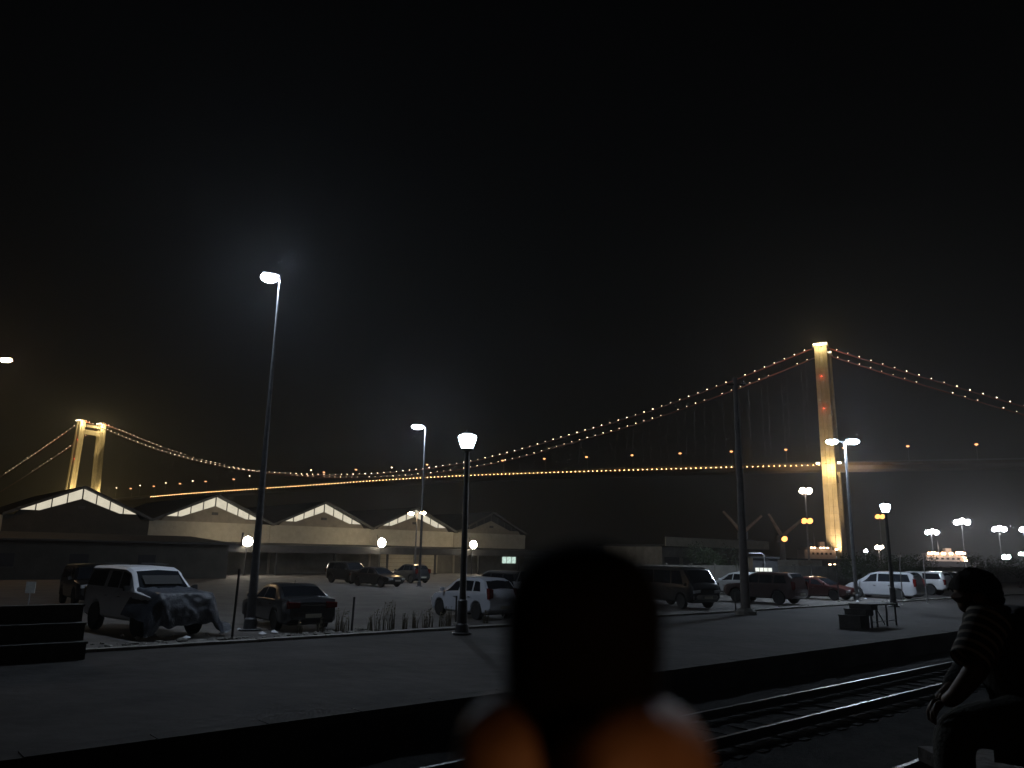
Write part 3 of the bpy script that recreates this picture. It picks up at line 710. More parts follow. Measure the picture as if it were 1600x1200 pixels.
def roof_bars(t, sp, zt, hw):
    for sd in (1, -1):
        MB().tube([(sd * .58, x - sp['L'] / 2, zt(x) + .06) for x in (2.45, 2.6, 3.9, 4.3, 4.4)], .018, 6).build('roof_rail', M_dark, t)
vehicle('pickup_truck', 'pale double-cab pickup with a load canopy, its bonnet under a dark cover', W(8.0, 25.9), PHI + .12, spec(zs(PICK, 1.10), paint=P_pick, r=.42, bumper=M_plas, handle=M_chrome, mirror=M_plas, extra=[roof_bars]), None, 'pickup')
def boot_trim(t, sp, zt, hw):
    L = sp['L']
    MB().bbox((-.42, L / 2 + .012, .80), (.42, L / 2 + .03, .83)).build('boot_trim', M_chrome, t)
    MB().tube([(-.62, L / 2 - .62, 1.045), (.62, L / 2 - .62, 1.045)], .008, 6).build('window_trim', M_chrome, t)
    for sd in (1, -1): MB().tube([(sd * .865, x - L / 2, .925 + .02 * (x > 2)) for x in (1.4, 2.4, 3.5)], .007, 5).build('belt_trim', M_chrome, t)
    MB().tube([(.1, L / 2 - 1.5, 1.36), (.1, L / 2 - 1.38, 1.56)], .006, 5).build('aerial', M_dark, t)
vehicle('parked_sedan', 'dark charcoal sedan showing its boot and red tail lamp beside the tall pole', W(12.45, 25.4), PHI + PI - .10, spec(SEDAN, paint=P_char, bumper=P_char, extra=[boot_trim]))
vehicle('parked_hatchback', 'pale silver hatchback with alloy wheels behind the lantern post', W(20.55, 25.35), PHI + PI - .04, spec(HATCH, paint=P_mpv))
vehicle('parked_car', 'black car facing the camera behind the pickup at the far left', W(9.8, 39.5), PHI - .05, spec(SUV, paint=P_blk))
vehicle('parked_car', 'dark parked car under the middle floodlight, glints on its bonnet', Vector((at(588, 920, 61).x, 61, 0)), PHI + .15, spec(SEDAN, paint=P_blk))
vehicle('parked_car', 'black upright car standing left of the dark car under the middle floodlight', Vector((at(545, 920, 66).x, 66, 0)), PHI + .1, spec(SUV, paint=P_blk))
vehicle('parked_hatchback', 'dim dark hatchback near the canopy, just left of the lantern post', Vector((at(640, 915, 70).x, 70, 0)), PHI + PI, spec(HATCH, paint=P_char))
vehicle('parked_car', 'dark car with a glinting roof just beyond the silver hatchback', W(25.2, 29.0), PHI + PI, spec(SUV, paint=P_char))
vehicle('parked_van', 'dull dark minibus with a pale front bumper beside the bare concrete pole', W(34.3, 25.6), PHI - .25, spec(BUS, paint=P_blk, bumper=mat('dull_bumper', (.20, .19, .18), .5)), None, 'van')
vehicle('parked_hatchback', 'dark plum hatchback standing just past the bare concrete pole', W(42.4, 25.2), PHI + PI, spec(SUV, paint=P_dkred))
vehicle('parked_sedan', 'maroon sedan parked before the white hatchback', W(50.0, 25.8), PHI, spec(SEDAN, paint=P_red))
vehicle('parked_hatchback', 'white hatchback half hidden by the twin-lamp pole', W(49.5, 31.5), PHI + PI, spec(HATCH, paint=P_white))
vehicle('parked_van', 'long silver van behind the right lantern post', W(56.3, 24.2), PHI + PI, spec(VAN, paint=P_sil), None, 'van')
vehicle('pickup_truck', 'pale boxy pickup at the far end of the row near the seated person', W(66.0, 26.0), PHI + PI, spec(PICK, paint=P_white), None, 'pickup')
vehicle('parked_car', 'black car at the right end of the row behind the seated person', W(72.0, 25.6), PHI, spec(SUV, paint=P_blk))

# crumpled cover over the pickup's bonnet, and the shade inside its windscreen
def build_cover():
    o = W(8.0, 25.9)
    def fn(u, v):
        x = -1.12 + 2.55 * u
        e = max(0, abs(x) - .78)
        # v 0 = windscreen foot, 1 = hem before the grille
        if v < .62: y, z = -1.05 - 1.55 * (v / .62), 1.33 - .11 * (v / .62)
        else: k = (v - .62) / .38; y, z = -2.60 - .16 * math.sin(k * 2.4) - .10 * k, 1.22 - .88 * k
        drop = min(e * 1.9 + (e * 2) ** 2 * .25, .9)
        z = max(z - drop, .10 + .05 * u)
        p = Vector((x, y, z)); n1 = noise.fractal(p * 2.2, 1.0, 2.0, 4); n2 = noise.noise(p * 7)
        hem = .16 * noise.noise(Vector((u * 6, 3.1, 0))) * v
        return (x + .10 * noise.noise(p * 1.7 + Vector((5, 0, 0))) * (v + .2), y - .05 * n1 - (.03 * n2 if v > .6 else 0), max(.05, z + .02 + .045 * abs(n1) + .018 * n2 + hem * (v > .62)))
    m = mat('crumpled_sheet', (.055, .06, .075), .34, 0, .3, 6, .5)
    c = MB().grid(fn, 56, 44).build('car_cover', m, None, o, PHI + .12, smooth=60)
    tag(c, 'crumpled dark plastic cover draped over the pickup bonnet', 'cover')
    sh = MB()
    def f2(u, v):
        x = 1.42 + .30 * v
        return ((u * 2 - 1) * .56, x - 2.55 - .05, 1.276 + (x - 1.25) * .817 + .035)
    sh.grid(f2, 6, 2)
    s = sh.build('sun_shade', M_black, None, o, PHI + .12); tag(s, 'black sun shade across the pickup windscreen', 'sun shade')
build_cover()

# ------------------------------------------------------------------ boarding steps on the platform
M_tread = mat('worn_step_timber', (.045, .042, .038), .8, 0, .35, 4, .3)
def steps_left():
    t = thing('boarding_steps', 'wide dark three-tread boarding steps at the left edge of the platform', 'steps', W(4.96, 19.62, .06), PHI)
    for k in range(3):
        z0, z1 = k * .38, (k + 1) * .38
        MB().bbox((-3.6, k * .32, 0 if k == 0 else .0), (-.02, k * .32 + .30, z1 - .05)).build('riser', M_tread, t)
        MB().bbox((-3.64, k * .32 - .03, z1 - .048), (0, k * .32 + .33, z1)).build('tread', M_tread, t)
def steps_right():
    t = thing('boarding_steps', 'small dark steps climbing to an open-framed stand near the seated person', 'steps', W(28.9, 13.4, .06), PHI)
    for k, (x0, x1, h) in enumerate(((0, .72, .46), (.48, 1.12, .66), (.90, 1.5, .84))):
        MB().bbox((x0, 0, h - .22 if k else 0), (x1, .8, h - .04)).build('riser', M_tread, t)
        MB().bbox((x0 - .02, -.02, h - .038), (x1 + .02, .82, h)).build('tread', M_tread, t)
    MB().bbox((1.53, 0, .78), (3.15, .8, .83)).build('deck_board', M_tread, t)
    for x in (.98, 1.45, 2.3, 3.1):
        for y in (.03, .77): MB().bbox((x - .025, y - .025, 0), (x + .025, y + .025, .61 if x < 1.5 else .78)).build('leg', M_dark, t)
    for y in (.10, .70): MB().tube([(1.5, y, .76), (2.25, y, .05)], .02, 6).build('brace', M_dark, t)
    MB().tube([(1.0, .03, .2), (3.1, .03, .2)], .015, 6).build('stretcher', M_dark, t)
steps_left(); steps_right()

# ------------------------------------------------------------------ fence posts, signs, weeds, rubble
def fence_post(label, px, py, H, arm, lean=0.0, pale=False):
    P = gp(px, py); t = thing('fence_post', label, 'post', P, PHI, 'old fence posts along the kerb')
    m = M_steel if pale else M_dark
    MB().tube([(0, 0, 0), (lean * H, 0, H)], .035, 8).build('post', m, t)
    if arm: MB().tube([(lean * H, 0, H - .02), (lean * H - .28, -.18, H + .48)], .03, 6).build('angled_arm', m, t)
    MB().lathe([(.12, 0), (.10, .06), (.05, .09)], 8).build('footing', M_kerb, t)
fence_post('thin dark fence post between the pickup and the tall pole', 362, 1000, 1.95, False, .02)
fence_post('short dark post standing among weeds right of the sedan', 549, 990, 1.1, False, .03)
fence_post('dark fence post with a bent top in front of the maroon sedan', 1311, 940, 2.2, True)
fence_post('pale fence post with a bent top in front of the silver van', 1411, 946, 2.35, True, .03, True)
fence_post('pale bent-topped fence post just past the silver van', 1449, 944, 2.45, True, .02, True)
fence_post('short dark post by the front wheel of the silver hatchback', 712, 976, 1.0, False)
fence_post('short dark post close to the foot of the bare concrete pole', 1150, 962, 1.0, False, .01)

def leaning_sign():
    P = gp(785, 968); t = thing('leaning_sign', 'small white board on a slanting stick behind the silver hatchback', 'sign', P, 0)
    top = at(813, 893, P.y + .1) - P
    MB().tube([(0, 0, 0), tuple(top)], .022, 6).build('stick', M_steel, t)
    c = at(809, 917, P.y - .02) - P
    MB().loft([[(c.x + x, c.y + y, c.z + z) for x, z in ((-.2, .2), (.22, .22), (.20, -.02), (.08, -.22), (-.10, -.14))] for y in (-.02, .0)]).build('board', mat('white_board', (.6, .6, .62), .6), t)
leaning_sign()
def small_sign():
    P = W(7.1, 37.6); t = thing('small_sign', 'small pale box sign on a thin post before the black car', 'sign', P, PHI - .5)
    MB().tube([(0, 0, 0), (0, 0, 1.0)], .02, 6).build('post', M_steel, t)
    MB().bbox((-.17, -.05, .62), (.17, .05, 1.08)).build('board', mat('pale_sign', (.35, .35, .33), .7), t)
small_sign()

M_weed = mat('dry_weed', (.10, .085, .055), .9, 0, .4, 9)
WEEDS = [(528, 992, .8), (540, 991, .7), (578, 989, .55), (590, 988, .75), (602, 987, 1.0), (612, 987, .95), (632, 985, .6), (648, 984, .65), (664, 983, .6), (672, 982, .75), (690, 981, .5), (700, 980, .7), (758, 976, .5), (466, 996, .5), (500, 994, .55)]
for i, (px, py, h) in enumerate(WEEDS):
    P = gp(px, py - 2); m = MB()
    for k in range(18):
        a = random.uniform(0, 2 * PI); l = h * random.uniform(.45, 1.0); b = random.uniform(.08, .34) * l; x0, y0 = random.uniform(-.1, .1), random.uniform(-.06, .06); w_ = random.uniform(.008, .02)
        c, s_ = math.cos(a), math.sin(a); pts = []
        for j in range(4):
            f_ = j / 3; r_ = b * f_ * f_; ww = w_ * (1 - f_ * .85); cx, cy, cz = x0 + c * r_, y0 + s_ * r_, l * f_
            pts += [(cx - s_ * ww, cy + c * ww, cz), (cx + s_ * ww, cy - c * ww, cz)]
        m.add(pts, [(0, 1, 3, 2), (2, 3, 5, 4), (4, 5, 7, 6)])
    for k in range(22):
        l = h * random.uniform(.3, .95); a = random.uniform(0, 2 * PI); r_ = random.uniform(.02, .22) * l; d = .035
        p = Vector((math.cos(a) * r_, math.sin(a) * r_, l)); q = Vector((random.uniform(-1, 1), random.uniform(-1, 1), random.uniform(-1, 1))).normalized() * d; q2 = q.orthogonal().normalized() * d * .5
        m.add([p - q, p + q2, p + q, p - q2], [(0, 1, 2, 3)])
    o = m.build('weed_clump', M_weed, None, P); tag(o, 'dry weed clump sprouting along the platform kerb, %s from the left' % ORD[sorted(WEEDS).index(WEEDS[i])], 'weed', 'weeds along the kerb')

def lump(m, c, r, sq=.6):
    ph = random.uniform(0, 6)
    vs = []
    for z, k in ((-.5, .7), (0, 1.0), (.45, .6)):
        for j in range(5):
            a = ph + 2 * PI * j / 5; rr = r * k * random.uniform(.75, 1.25); vs.append((c[0] + rr * math.cos(a), c[1] + rr * math.sin(a), c[2] + z * r * sq + random.uniform(-.1, .1) * r))
    m.add(vs, [(0, 1, 6, 5), (1, 2, 7, 6), (2, 3, 8, 7), (3, 4, 9, 8), (4, 0, 5, 9), (5, 6, 11, 10), (6, 7, 12, 11), (7, 8, 13, 12), (8, 9, 14, 13), (9, 5, 10, 14), (10, 11, 12, 13, 14), (4, 3, 2, 1, 0)])
m = MB()
for k in range(520):
    s_ = random.uniform(2.5, 14.5) if k < 430 else random.uniform(30, 60); n_ = 21.2 + abs(random.gauss(0, .9)); r_ = random.choice((.03, .04, .05, .07, .10, .15)) * random.uniform(.7, 1.2)
    if n_ > 23.4: continue
    P = W(s_, n_, r_ * .22); lump(m, P, r_)
rb = m.build('rubble', mat('broken_concrete', (.16, .15, .135), .9, 0, .4, 3, .5)); tag(rb, 'broken stones and rubble strewn along the kerb', 'rubble', None, 'stuff')
M_lit = mat('pale_litter', (.6, .6, .62), .6, 0, .2, 12)
LITTER = [(191, 1000), (213, 1004), (290, 1003), (322, 998), (345, 995), (373, 990), (410, 996), (428, 993), (508, 988), (262, 1002), (240, 1000), (1308, 938), (1352, 940), (1340, 944)]
for i, (px, py) in enumerate(LITTER):
    P = gp(px, py - 3); m = MB()
    n_ = 7; r_ = random.uniform(.07, .16)
    vs = [(math.cos(2 * PI * k / n_) * r_ * random.uniform(.5, 1.2), math.sin(2 * PI * k / n_) * r_ * random.uniform(.4, 1), random.uniform(0, .07)) for k in range(n_)]
    m.add(vs + [(0, 0, .10)], [(k, (k + 1) % n_, n_) for k in range(n_)])
    o = m.build('litter_scrap', M_lit, None, (P.x, P.y, .02), random.uniform(0, 6)); tag(o, 'pale crumpled scrap of litter by the kerb, %s from the left' % ORD[sorted(LITTER).index(LITTER[i])], 'litter', 'litter along the kerb')

# ------------------------------------------------------------------ harbour side, to the right
def quay_shed():
    a = on_n(1036, 848, 62); b = on_n(1192, 846, 62); s0, s1 = sn(a)[0], sn(b)[0]; z = max(a.z, b.z)
    t = thing('quay_shed', 'long dim shed with a pale roof edge behind the bare concrete pole', 'shed', W(s0, 62), PHI); Lx = s1 - s0
    MB().bbox((0, .2, 0), (Lx, 10, z - 1.2)).build('wall', M_wall, t)
    r = MB().prism([(-.4, z - 1.1), (Lx + .4, z - 1.1), (Lx + .4, z - .95), (-.4, z - .95)], -.6, 11).build('roof', M_roof, t)
    MB().bbox((-.4, -.72, z - 1.15), (Lx + .4, -.604, z)).build('fascia', M_cream, r)
    n_ = 6
    for k in range(n_):
        x = (k + .5) * Lx / n_; d = MB().bbox((x - 1.5, .12, 0), (x + 1.5, .19, 2.6)).build('door', M_dark, t)
quay_shed()
def boundary_wall():
    t = thing('boundary_wall', 'low dark concrete wall closing the car park behind the right row of cars', 'wall', W(36, 37), PHI)
    pm = MB().bbox((-1.46, -.06, 0), (1.46, .06, 1.95)).mesh('panel', M_wall); po = MB().bbox((-.1, -.1, 0), (.1, .1, 2.1)).mesh('post', M_wall)
    for k in range(34):
        link('panel', pm, t, (1.6 + k * 3.14, 0, 0)); link('post', po, t, (k * 3.14, 0, 0))
boundary_wall()
def gate_booth():
    P = at(1198, 915, 58); P.z = 0
    t = thing('gate_booth', 'small dark booth with a bright gridded window past the concrete pole', 'booth', P, PHI - .75)
    MB().bbox((-.9, .05, 0), (.9, 1.7, 2.55)).build('wall', M_dark, t)
    MB().bbox((-1.05, -.1, 2.552), (1.05, 1.85, 2.66)).build('roof', M_roof, t)
    wm = emit('booth_window', (.95, 1.0, .92), 1.0, True, .3, 4)
    for i in range(4):
        for j in range(3):
            x, z = -.62 + i * .31, 1.15 + j * .30
            MB().bbox((x - .135, .01, z - .13), (x + .135, .03, z + .13)).build('pane', wm, t)
    for i in range(5): MB().bbox((-.78 + i * .31 - .015, -.01, .98), (-.78 + i * .31 + .015, .045, 1.92)).build('window_bar', M_dark, t)
    MB().tube([(-1.2, -.1, 2.9), (-.3, -.1, 2.92), (-.12, -.1, 2.8), (-.1, -.1, 2.2), (-.1, -.1, 1.95)], .04, 8).build('pipe', M_steel, t)
gate_booth()
M_cont = mat('pale_container', (.34, .31, .26), .6, .1, .2, 1.5)
def container(label, px0, px1, py, Y, z0=0.0):
    a = at(px0, py, Y); b = at(px1, py, Y); Lx = b.x - a.x; H = 2.5
    t = thing('shipping_container', label, 'container', (a.x, Y, z0), 0, 'containers by the quay')
    MB().bbox((0, 0, 0), (Lx, 2.4, H)).build('body', M_cont, t)
    for k in range(int(Lx / .3)): MB().bbox((.1 + k * .3, -.04, .12), (.24 + k * .3, -.002, H - .12)).build('corrugation', M_cont, t)
    for x in (0, Lx): MB().bbox((x - .06, -.06, -.01), (x + .06, .06, H + .02)).build('corner_post', M_cont, t)
container('pale shipping container seen over the dark plum hatchback', 1200, 1247, 885, 92)
container('pale shipping container half hidden beside the near bridge tower foot', 1252, 1284, 885, 100)

def derrick(label, px, py, Y, tips):
    P = at(px, py, Y); t = thing('derrick_crane', label, 'crane', (P.x, Y, 0), 0, 'derricks on the quay')
    MB().tube([(0, 0, 0), (0, 0, P.z)], [.5, .35], 10).build('pedestal', M_steel, t)
    MB().box((0, 0, P.z - .4), (1.4, 1.2, 1.0)).build('slewing_house', M_steel, t)
    m_ = mat('crane_paint', (.55, .40, .30), .6, 0, .2, 2)
    for tx, ty in tips:
        Q = at(tx, ty, Y) - Vector((P.x, Y, 0)); d = Q - Vector((0, 0, P.z)); st = Vector((0, 0, P.z)) + d * .06
        MB().tube([tuple(st), tuple(Q)], [.30, .20], 6).build('jib', m_, t)
derrick('pale crane with two raised jibs just left of the bare concrete pole', 1160, 833, 125, [(1130, 799), (1190, 806)])
derrick('pale crane with two raised jibs between the concrete pole and the bridge tower', 1222, 838, 125, [(1201, 803), (1252, 813)])

def yard_lamp(label, px, py, Y, m, size=.7, n=2, group='harbour yard lamps'):
    P = at(px, py, Y); t = thing('yard_lamp', label, 'lamp', (P.x, Y, 0), 0, group)
    MB().tube([(0, 0, 0), (0, 0, P.z - .1)], [.16, .08], 8).build('pole', M_steel, t)
    MB().box((0, 0, P.z - .1), (size * (n + .2), .12, .12)).build('crossbar', M_steel, t)
    for k in range(n):
        x = (k - (n - 1) / 2) * size * 1.05
        dz = -.25 * size * abs(k - (n - 1) / 2) if n > 2 else 0
        R_ = Matrix.Rotation(math.radians(35), 3, 'X')
        h = MB().box((x, .05, P.z + .25 * size + dz), (size * .95, size * .5, size * .62), R_).build('housing', M_dark, t)
        MB().lathe([(.56 * size, 0), (.53 * size, .12 * size), (.36 * size, .24 * size), (.08 * size, .30 * size)], 12, Matrix.Translation((x, -.05 - size * .24, P.z + .12 * size + dz)) @ Matrix.Rotation(math.radians(120), 4, 'X')).build('lens', m, h)
H_W = emit('mast_flood_lens', (.95, .95, 1.0), 150, True); H_O = emit('mast_sodium_lens', (1.0, .36, .09), 3.4, True); H_P = emit('mast_pale_lens', (1.0, .80, .62), 90, True); H_G = emit('mast_green_lens', (.82, 1.0, .92), 60, True)
yard_lamp('bright warm-white floodlight pair on a pole left of the bridge tower', 1258, 768, 150, H_P, 1.1)
yard_lamp('orange floodlight pair on a pole just below the warm-white one', 1260, 815, 130, H_O, .9)
yard_lamp('orange floodlight low over the dark plum hatchback', 1225, 843, 120, H_O, .8, 1)
yard_lamp('orange lamp close below the right white lantern', 1374, 808, 140, H_O, .8)
yard_lamp('warm lamp low beside the right lantern post', 1373, 856, 160, H_P, .8)
yard_lamp('small white lamp low beside the twin-lamp pole', 1352, 861, 110, H_W, .4, 1)
yard_lamp('glaring white harbour floodlights, first mast right of the lantern', 1455, 831, 280, H_W, 1.5, 3, 'harbour floodlight masts')
yard_lamp('glaring white harbour floodlights on the tallest mast over the ship', 1502, 815, 280, H_W, 1.8, 3, 'harbour floodlight masts')
yard_lamp('glaring white harbour floodlights above the seated person', 1560, 826, 280, H_W, 1.6, 3, 'harbour floodlight masts')
yard_lamp('white harbour floodlights cut by the right picture edge', 1599, 828, 280, H_W, 1.5, 2, 'harbour floodlight masts')
yard_lamp('small greenish lamp low at the right above the dark cars', 1571, 871, 300, H_G, 1.6)
yard_lamp('small greenish lamp at the right picture edge', 1596, 866, 300, H_G, 1.2)
for i, (px, py) in enumerate([(1446, 893), (1454, 894), (1463, 893), (1470, 893), (1480, 889), (1494, 889), (1508, 889)]):
    P = at(px, py, 205); m_ = H_O if i < 2 else H_P
    t = thing('quay_light', 'tiny quay-edge light below the lit ship, %s from the left' % ORD[i], 'lamp', (P.x, 205, 0), 0, 'small lights along the quay')
    MB().tube([(0, 0, 0), (0, 0, max(.3, P.z - .2))], .06, 6).build('post', M_dark, t)
    MB().lathe([(.05, -.2), (.24, -.12), (.28, .05), (.05, .2)], 8, Matrix.Translation((0, 0, max(.4, P.z)))).build('lens', emit('quay_orange', (1, .5, .15), 8) if i < 2 else emit('quay_white', (1, .88, .7), 8), t)

M_ship = mat('ship_white', (.50, .44, .40), .6, 0, .15, .6); M_hull = mat('ship_hull', (.05, .045, .05), .6, 0, .3, .5)
def ship(label, px0, px1, py, Y, lampm, lit):
    a = at(px0, py, Y); b = at(px1, py, Y); Wd = b.x - a.x; H = a.z
    t = thing('cargo_ship', label, 'ship', (a.x, Y, .05), 0, 'ships at the quay')
    hl = MB().loft([[(x, y, z) for y, z in ((-w_, 3.0), (-w_ * .8, -1), (w_ * .8, -1), (w_, 3.0))] for x, w_ in ((-Wd * .9, .3), (-Wd * .5, 4), (0, 4.5), (Wd * 1.1, 4.5), (Wd * 1.4, 3.4))]).build('hull', M_hull, t)
    sp_ = MB().bbox((0, -3.2, 3.0), (Wd, 3.5, H - 1.1)).build('superstructure', M_ship, t)
    MB().bbox((Wd * .1, -2.8, H - 1.1), (Wd * .9, 3, H - .3)).build('bridge_deck', M_ship, t)
    MB().tube([(Wd * .45, 0, H - .3), (Wd * .45, 0, H + 4.5)], [.22, .1], 6).build('mast', M_steel, t)
    MB().bbox((Wd * .6, -1, H - .3), (Wd * .75, 1, H + 1.6)).build('funnel', M_ship, t)
    rl_ = MB()
    for z in (H - .9, H - .65): rl_.tube([(0, -3.3, z), (Wd, -3.3, z)], .04, 4)
    rl_.build('railing', M_steel, t)
    for k in range(6):
        w_ = MB().bbox((Wd * (.1 + .14 * k), -3.24, H - 2.6), (Wd * (.17 + .14 * k), -3.205, H - 1.9)).build('window', M_panedk, sp_)
    for (fx, dz, r_) in lit:
        MB().box((fx * Wd, -4.0, H - .4 + dz), (r_ * 1.6, .3, r_)).build('deck_lamp', lampm, t)
S_L = emit('ship_lamp', (1.0, .62, .36), 15, True)
ship('ship with a lit pinkish deckhouse left of the bridge tower foot', 1251, 1299, 854, 262, S_L, [(.2, -.0, .35), (.3, 0, .35), (.5, 0, .35), (.6, 0, .35), (.72, 0, .35), (1.0, -.4, .5), (.92, -4.4, .4), (.75, -5.2, .5), (.9, -5.1, .4)])
ship('ship with a row of glaring deck lamps between the lantern and the seated person', 1440, 1499, 863, 300, S_L, [(.06, 0, .8), (.16, .1, .9), (.26, 0, .6), (.42, 0, .9), (.62, 0, .8), (.80, .3, .8), (.88, .3, .9), (.95, .2, .8), (.97, -1.4, .5), (.99, -2.4, .6), (.96, -3.4, .5)])

# ------------------------------------------------------------------ dark small trees behind the right row of cars
M_leaf = mat('night_leaf', (.045, .06, .03), .7, 0, .4, 3); M_bark = mat('bark', (.06, .05, .04), .9, 0, .3, 6, .4)
def tree(label, px, Y, H, R_):
    P = at(px, 880, Y); t = thing('small_tree', label, 'tree', (P.x, Y, 0), 0, 'small trees behind the cars')
    MB().tube([(0, 0, 0), (.06, 0, H * .3), (-.04, .05, H * .55)], [.13, .10, .05], 7).build('trunk', M_bark, t)
    for k in range(5):
        a = 2 * PI * k / 5 + random.random(); MB().tube([(0, 0, H * (.28 + .04 * k)), (R_ * .5 * math.cos(a), R_ * .5 * math.sin(a), H * (.55 + .05 * k))], [.06, .02], 5).build('limb', M_bark, t)
    cl = [(random.uniform(-.6, .6) * R_, random.uniform(-.6, .6) * R_, H * random.uniform(.45, .9), R_ * random.uniform(.25, .5)) for _ in range(11)]
    m = MB()
    for _ in range(1500):
        cx, cy, cz, r_ = random.choice(cl); d = Vector((random.gauss(0, 1), random.gauss(0, 1), random.gauss(0, .8))).normalized() * r_ * random.uniform(.5, 1.1) ** .6
        p = Vector((cx, cy, cz)) + d; u_ = Vector((random.uniform(-1, 1), random.uniform(-1, 1), random.uniform(-1, 1))).normalized(); v_ = u_.orthogonal().normalized(); l = random.uniform(.07, .13)
        m.add([p - u_ * l, p + v_ * l * .45, p + u_ * l, p - v_ * l * .45], [(0, 1, 2, 3)])
    m.build('crown', M_leaf, t)
for lb, px, Y, H, R_ in [('leafy dark tree behind the white hatchback', 1335, 72, 3.0, 1.9), ('leafy dark tree left of the right lantern post', 1362, 76, 3.2, 2.0), ('leafy dark tree right of the right lantern post', 1403, 74, 2.9, 1.7), ('leafy dark tree above the rear of the silver van', 1432, 78, 3.0, 1.9), ('dark round tree rising over the minibus roof', 1110, 66, 3.6, 2.2), ('dark tree behind the head of the seated person', 1535, 88, 3.2, 2.6), ('dark tree at the right picture edge behind the cars', 1590, 84, 3.0, 2.6)]:
    tree(lb, px, Y, H, R_)

# ------------------------------------------------------------------ the seated person
def skin(name, verts, edges, m, parent=None, sub=2, root=0, smooth=True):
    me = bpy.data.meshes.new(name); me.from_pydata([v[:3] for v in verts], edges, [])
    o = bpy.data.objects.new(name, me); C.objects.link(o)
    sk = o.modifiers.new('skin', 'SKIN')
    if not me.skin_vertices: 
        bm = bmesh.new(); bm.from_mesh(me); bm.verts.layers.skin.verify(); bm.to_mesh(me); bm.free()
    for i, v in enumerate(verts):
        r_ = v[3]; me.skin_vertices[0].data[i].radius = r_ if isinstance(r_, tuple) else (r_, r_); me.skin_vertices[0].data[i].use_root = (i == root)
    sk.use_smooth_shade = True
    ss = o.modifiers.new('sub', 'SUBSURF'); ss.levels = sub; ss.render_levels = sub
    dg = bpy.context.evaluated_depsgraph_get(); nm = bpy.data.meshes.new_from_object(o.evaluated_get(dg))
    o.modifiers.clear(); o.data = nm; bpy.data.meshes.remove(me); nm.name = name
    nm.materials.clear(); nm.materials.append(m)
    nm.polygons.foreach_set('use_smooth', [True] * len(nm.polygons))
    if parent: o.parent = parent
    return o
def build_person():
    Y0 = 3.3
    base = at(1600, 1160, Y0); base.z = 1.25
    t = thing('person', 'seated person in dark clothes leaning forward, one sleeve striped, at the right edge', 'person', base, 0)
    def q(px, py, dy=0.0, r=.05):
        P = at(px, py, Y0 + dy) - base; return (P.x, P.y, P.z, r)
    M_skin = mat('dark_skin', (.10, .055, .035), .55, 0, .15, 8); M_jack = mat('dark_jacket', (.035, .036, .034), .9, 0, .3, 14, .4); M_tr = mat('greenish_trousers', (.035, .038, .03), .9, 0, .3, 12, .4); M_hair = mat('black_hair', (.012, .011, .010), .85, 0, .4, 40, 1.0)
    V = [q(1640, 1120, 0, .12), q(1612, 1055, 0, .11), q(1584, 1000, 0, .125), q(1562, 968, 0, .08), q(1546, 955, 0, .050), q(1533, 942, 0, .055), q(1522, 930, -.01, .078), q(1512, 920, -.02, .070), q(1510, 908, -.02, .045),
         # near arm
         q(1556, 992, -.17, .058), q(1522, 1052, -.24, .042), q(1490, 1092, -.16, .032), q(1474, 1098, -.12, .028),
         # far arm
         q(1560, 985, .17, .058), q(1512, 1050, .20, .042), q(1480, 1085, .08, .032), q(1468, 1094, .05, .028),
         # near leg, far leg
         q(1628, 1128, -.12, .085), q(1488, 1140, -.17, .066), q(1500, 1285, -.15, .045), q(1503, 1310, -.15, .042), q(1468, 1318, -.16, .03),
         q(1628, 1124, .12, .085), q(1484, 1132, .15, .066), q(1490, 1270, .15, .045), q(1493, 1292, .15, .042), q(1460, 1300, .16, .03),
         # nose
         q(1494, 930, -.03, .014), q(1500, 944, -.02, .040)]
    E_ = [(0, 1), (1, 2), (2, 3), (3, 4), (4, 5), (5, 6), (6, 7), (7, 8), (2, 9), (9, 10), (10, 11), (11, 12), (2, 13), (13, 14), (14, 15), (15, 16), (0, 17), (17, 18), (18, 19), (19, 20), (20, 21), (0, 22), (22, 23), (23, 24), (24, 25), (25, 26), (6, 27), (5, 28)]
    body = skin('body', V, E_, M_skin, t)
    # fingers, each a short chain from the palm
    for hx, hy, dy in ((1474, 1098, -.12), (1468, 1094, .05)):
        for k, (ox, oy, od) in enumerate(((-10, 2, -.03), (-13, 8, -.012), (-13, 12, .008), (-10, 15, .026), (4, -14, -.03))):
            skin('finger', [q(hx, hy, dy, .010), q(hx + ox, hy + oy * .8, dy + od, .009), q(hx + ox * 1.4, hy + oy + 10, dy + od, .008), q(hx + ox * 1.2, hy + oy + 20, dy + od, .006)], [(0, 1), (1, 2), (2, 3)], M_skin, body, 1)
    jk = [q(1646, 1135, 0, .19), q(1614, 1060, 0, .185), q(1586, 1004, 0, .20), q(1562, 968, 0, .125), q(1553, 984, -.16, .105), q(1558, 980, .17, .105), q(1512, 1050, .20, .066), q(1484, 1082, .10, .050), q(1536, 1016, -.20, .085)]
    skin('jacket', jk, [(0, 1), (1, 2), (2, 3), (2, 4), (2, 5), (5, 6), (6, 7), (4, 8)], M_jack, t)
    skin('trousers', [q(1640, 1128, 0, .17), q(1628, 1128, -.12, .12), q(1488, 1140, -.17, .082), q(1500, 1280, -.15, .066), q(1628, 1124, .12, .12), q(1484, 1132, .15, .082), q(1490, 1266, .15, .066)], [(0, 1), (1, 2), (2, 3), (0, 4), (4, 5), (5, 6)], M_tr, t)
    for hx, hy, dy in ((1500, 1312, -.15), (1490, 1294, .15)):
        skin('shoe', [q(hx + 8, hy + 6, dy, .045), q(hx - 14, hy + 10, dy, .042), q(hx - 42, hy + 14, dy, .034)], [(0, 1), (1, 2)], M_black, t, 1)
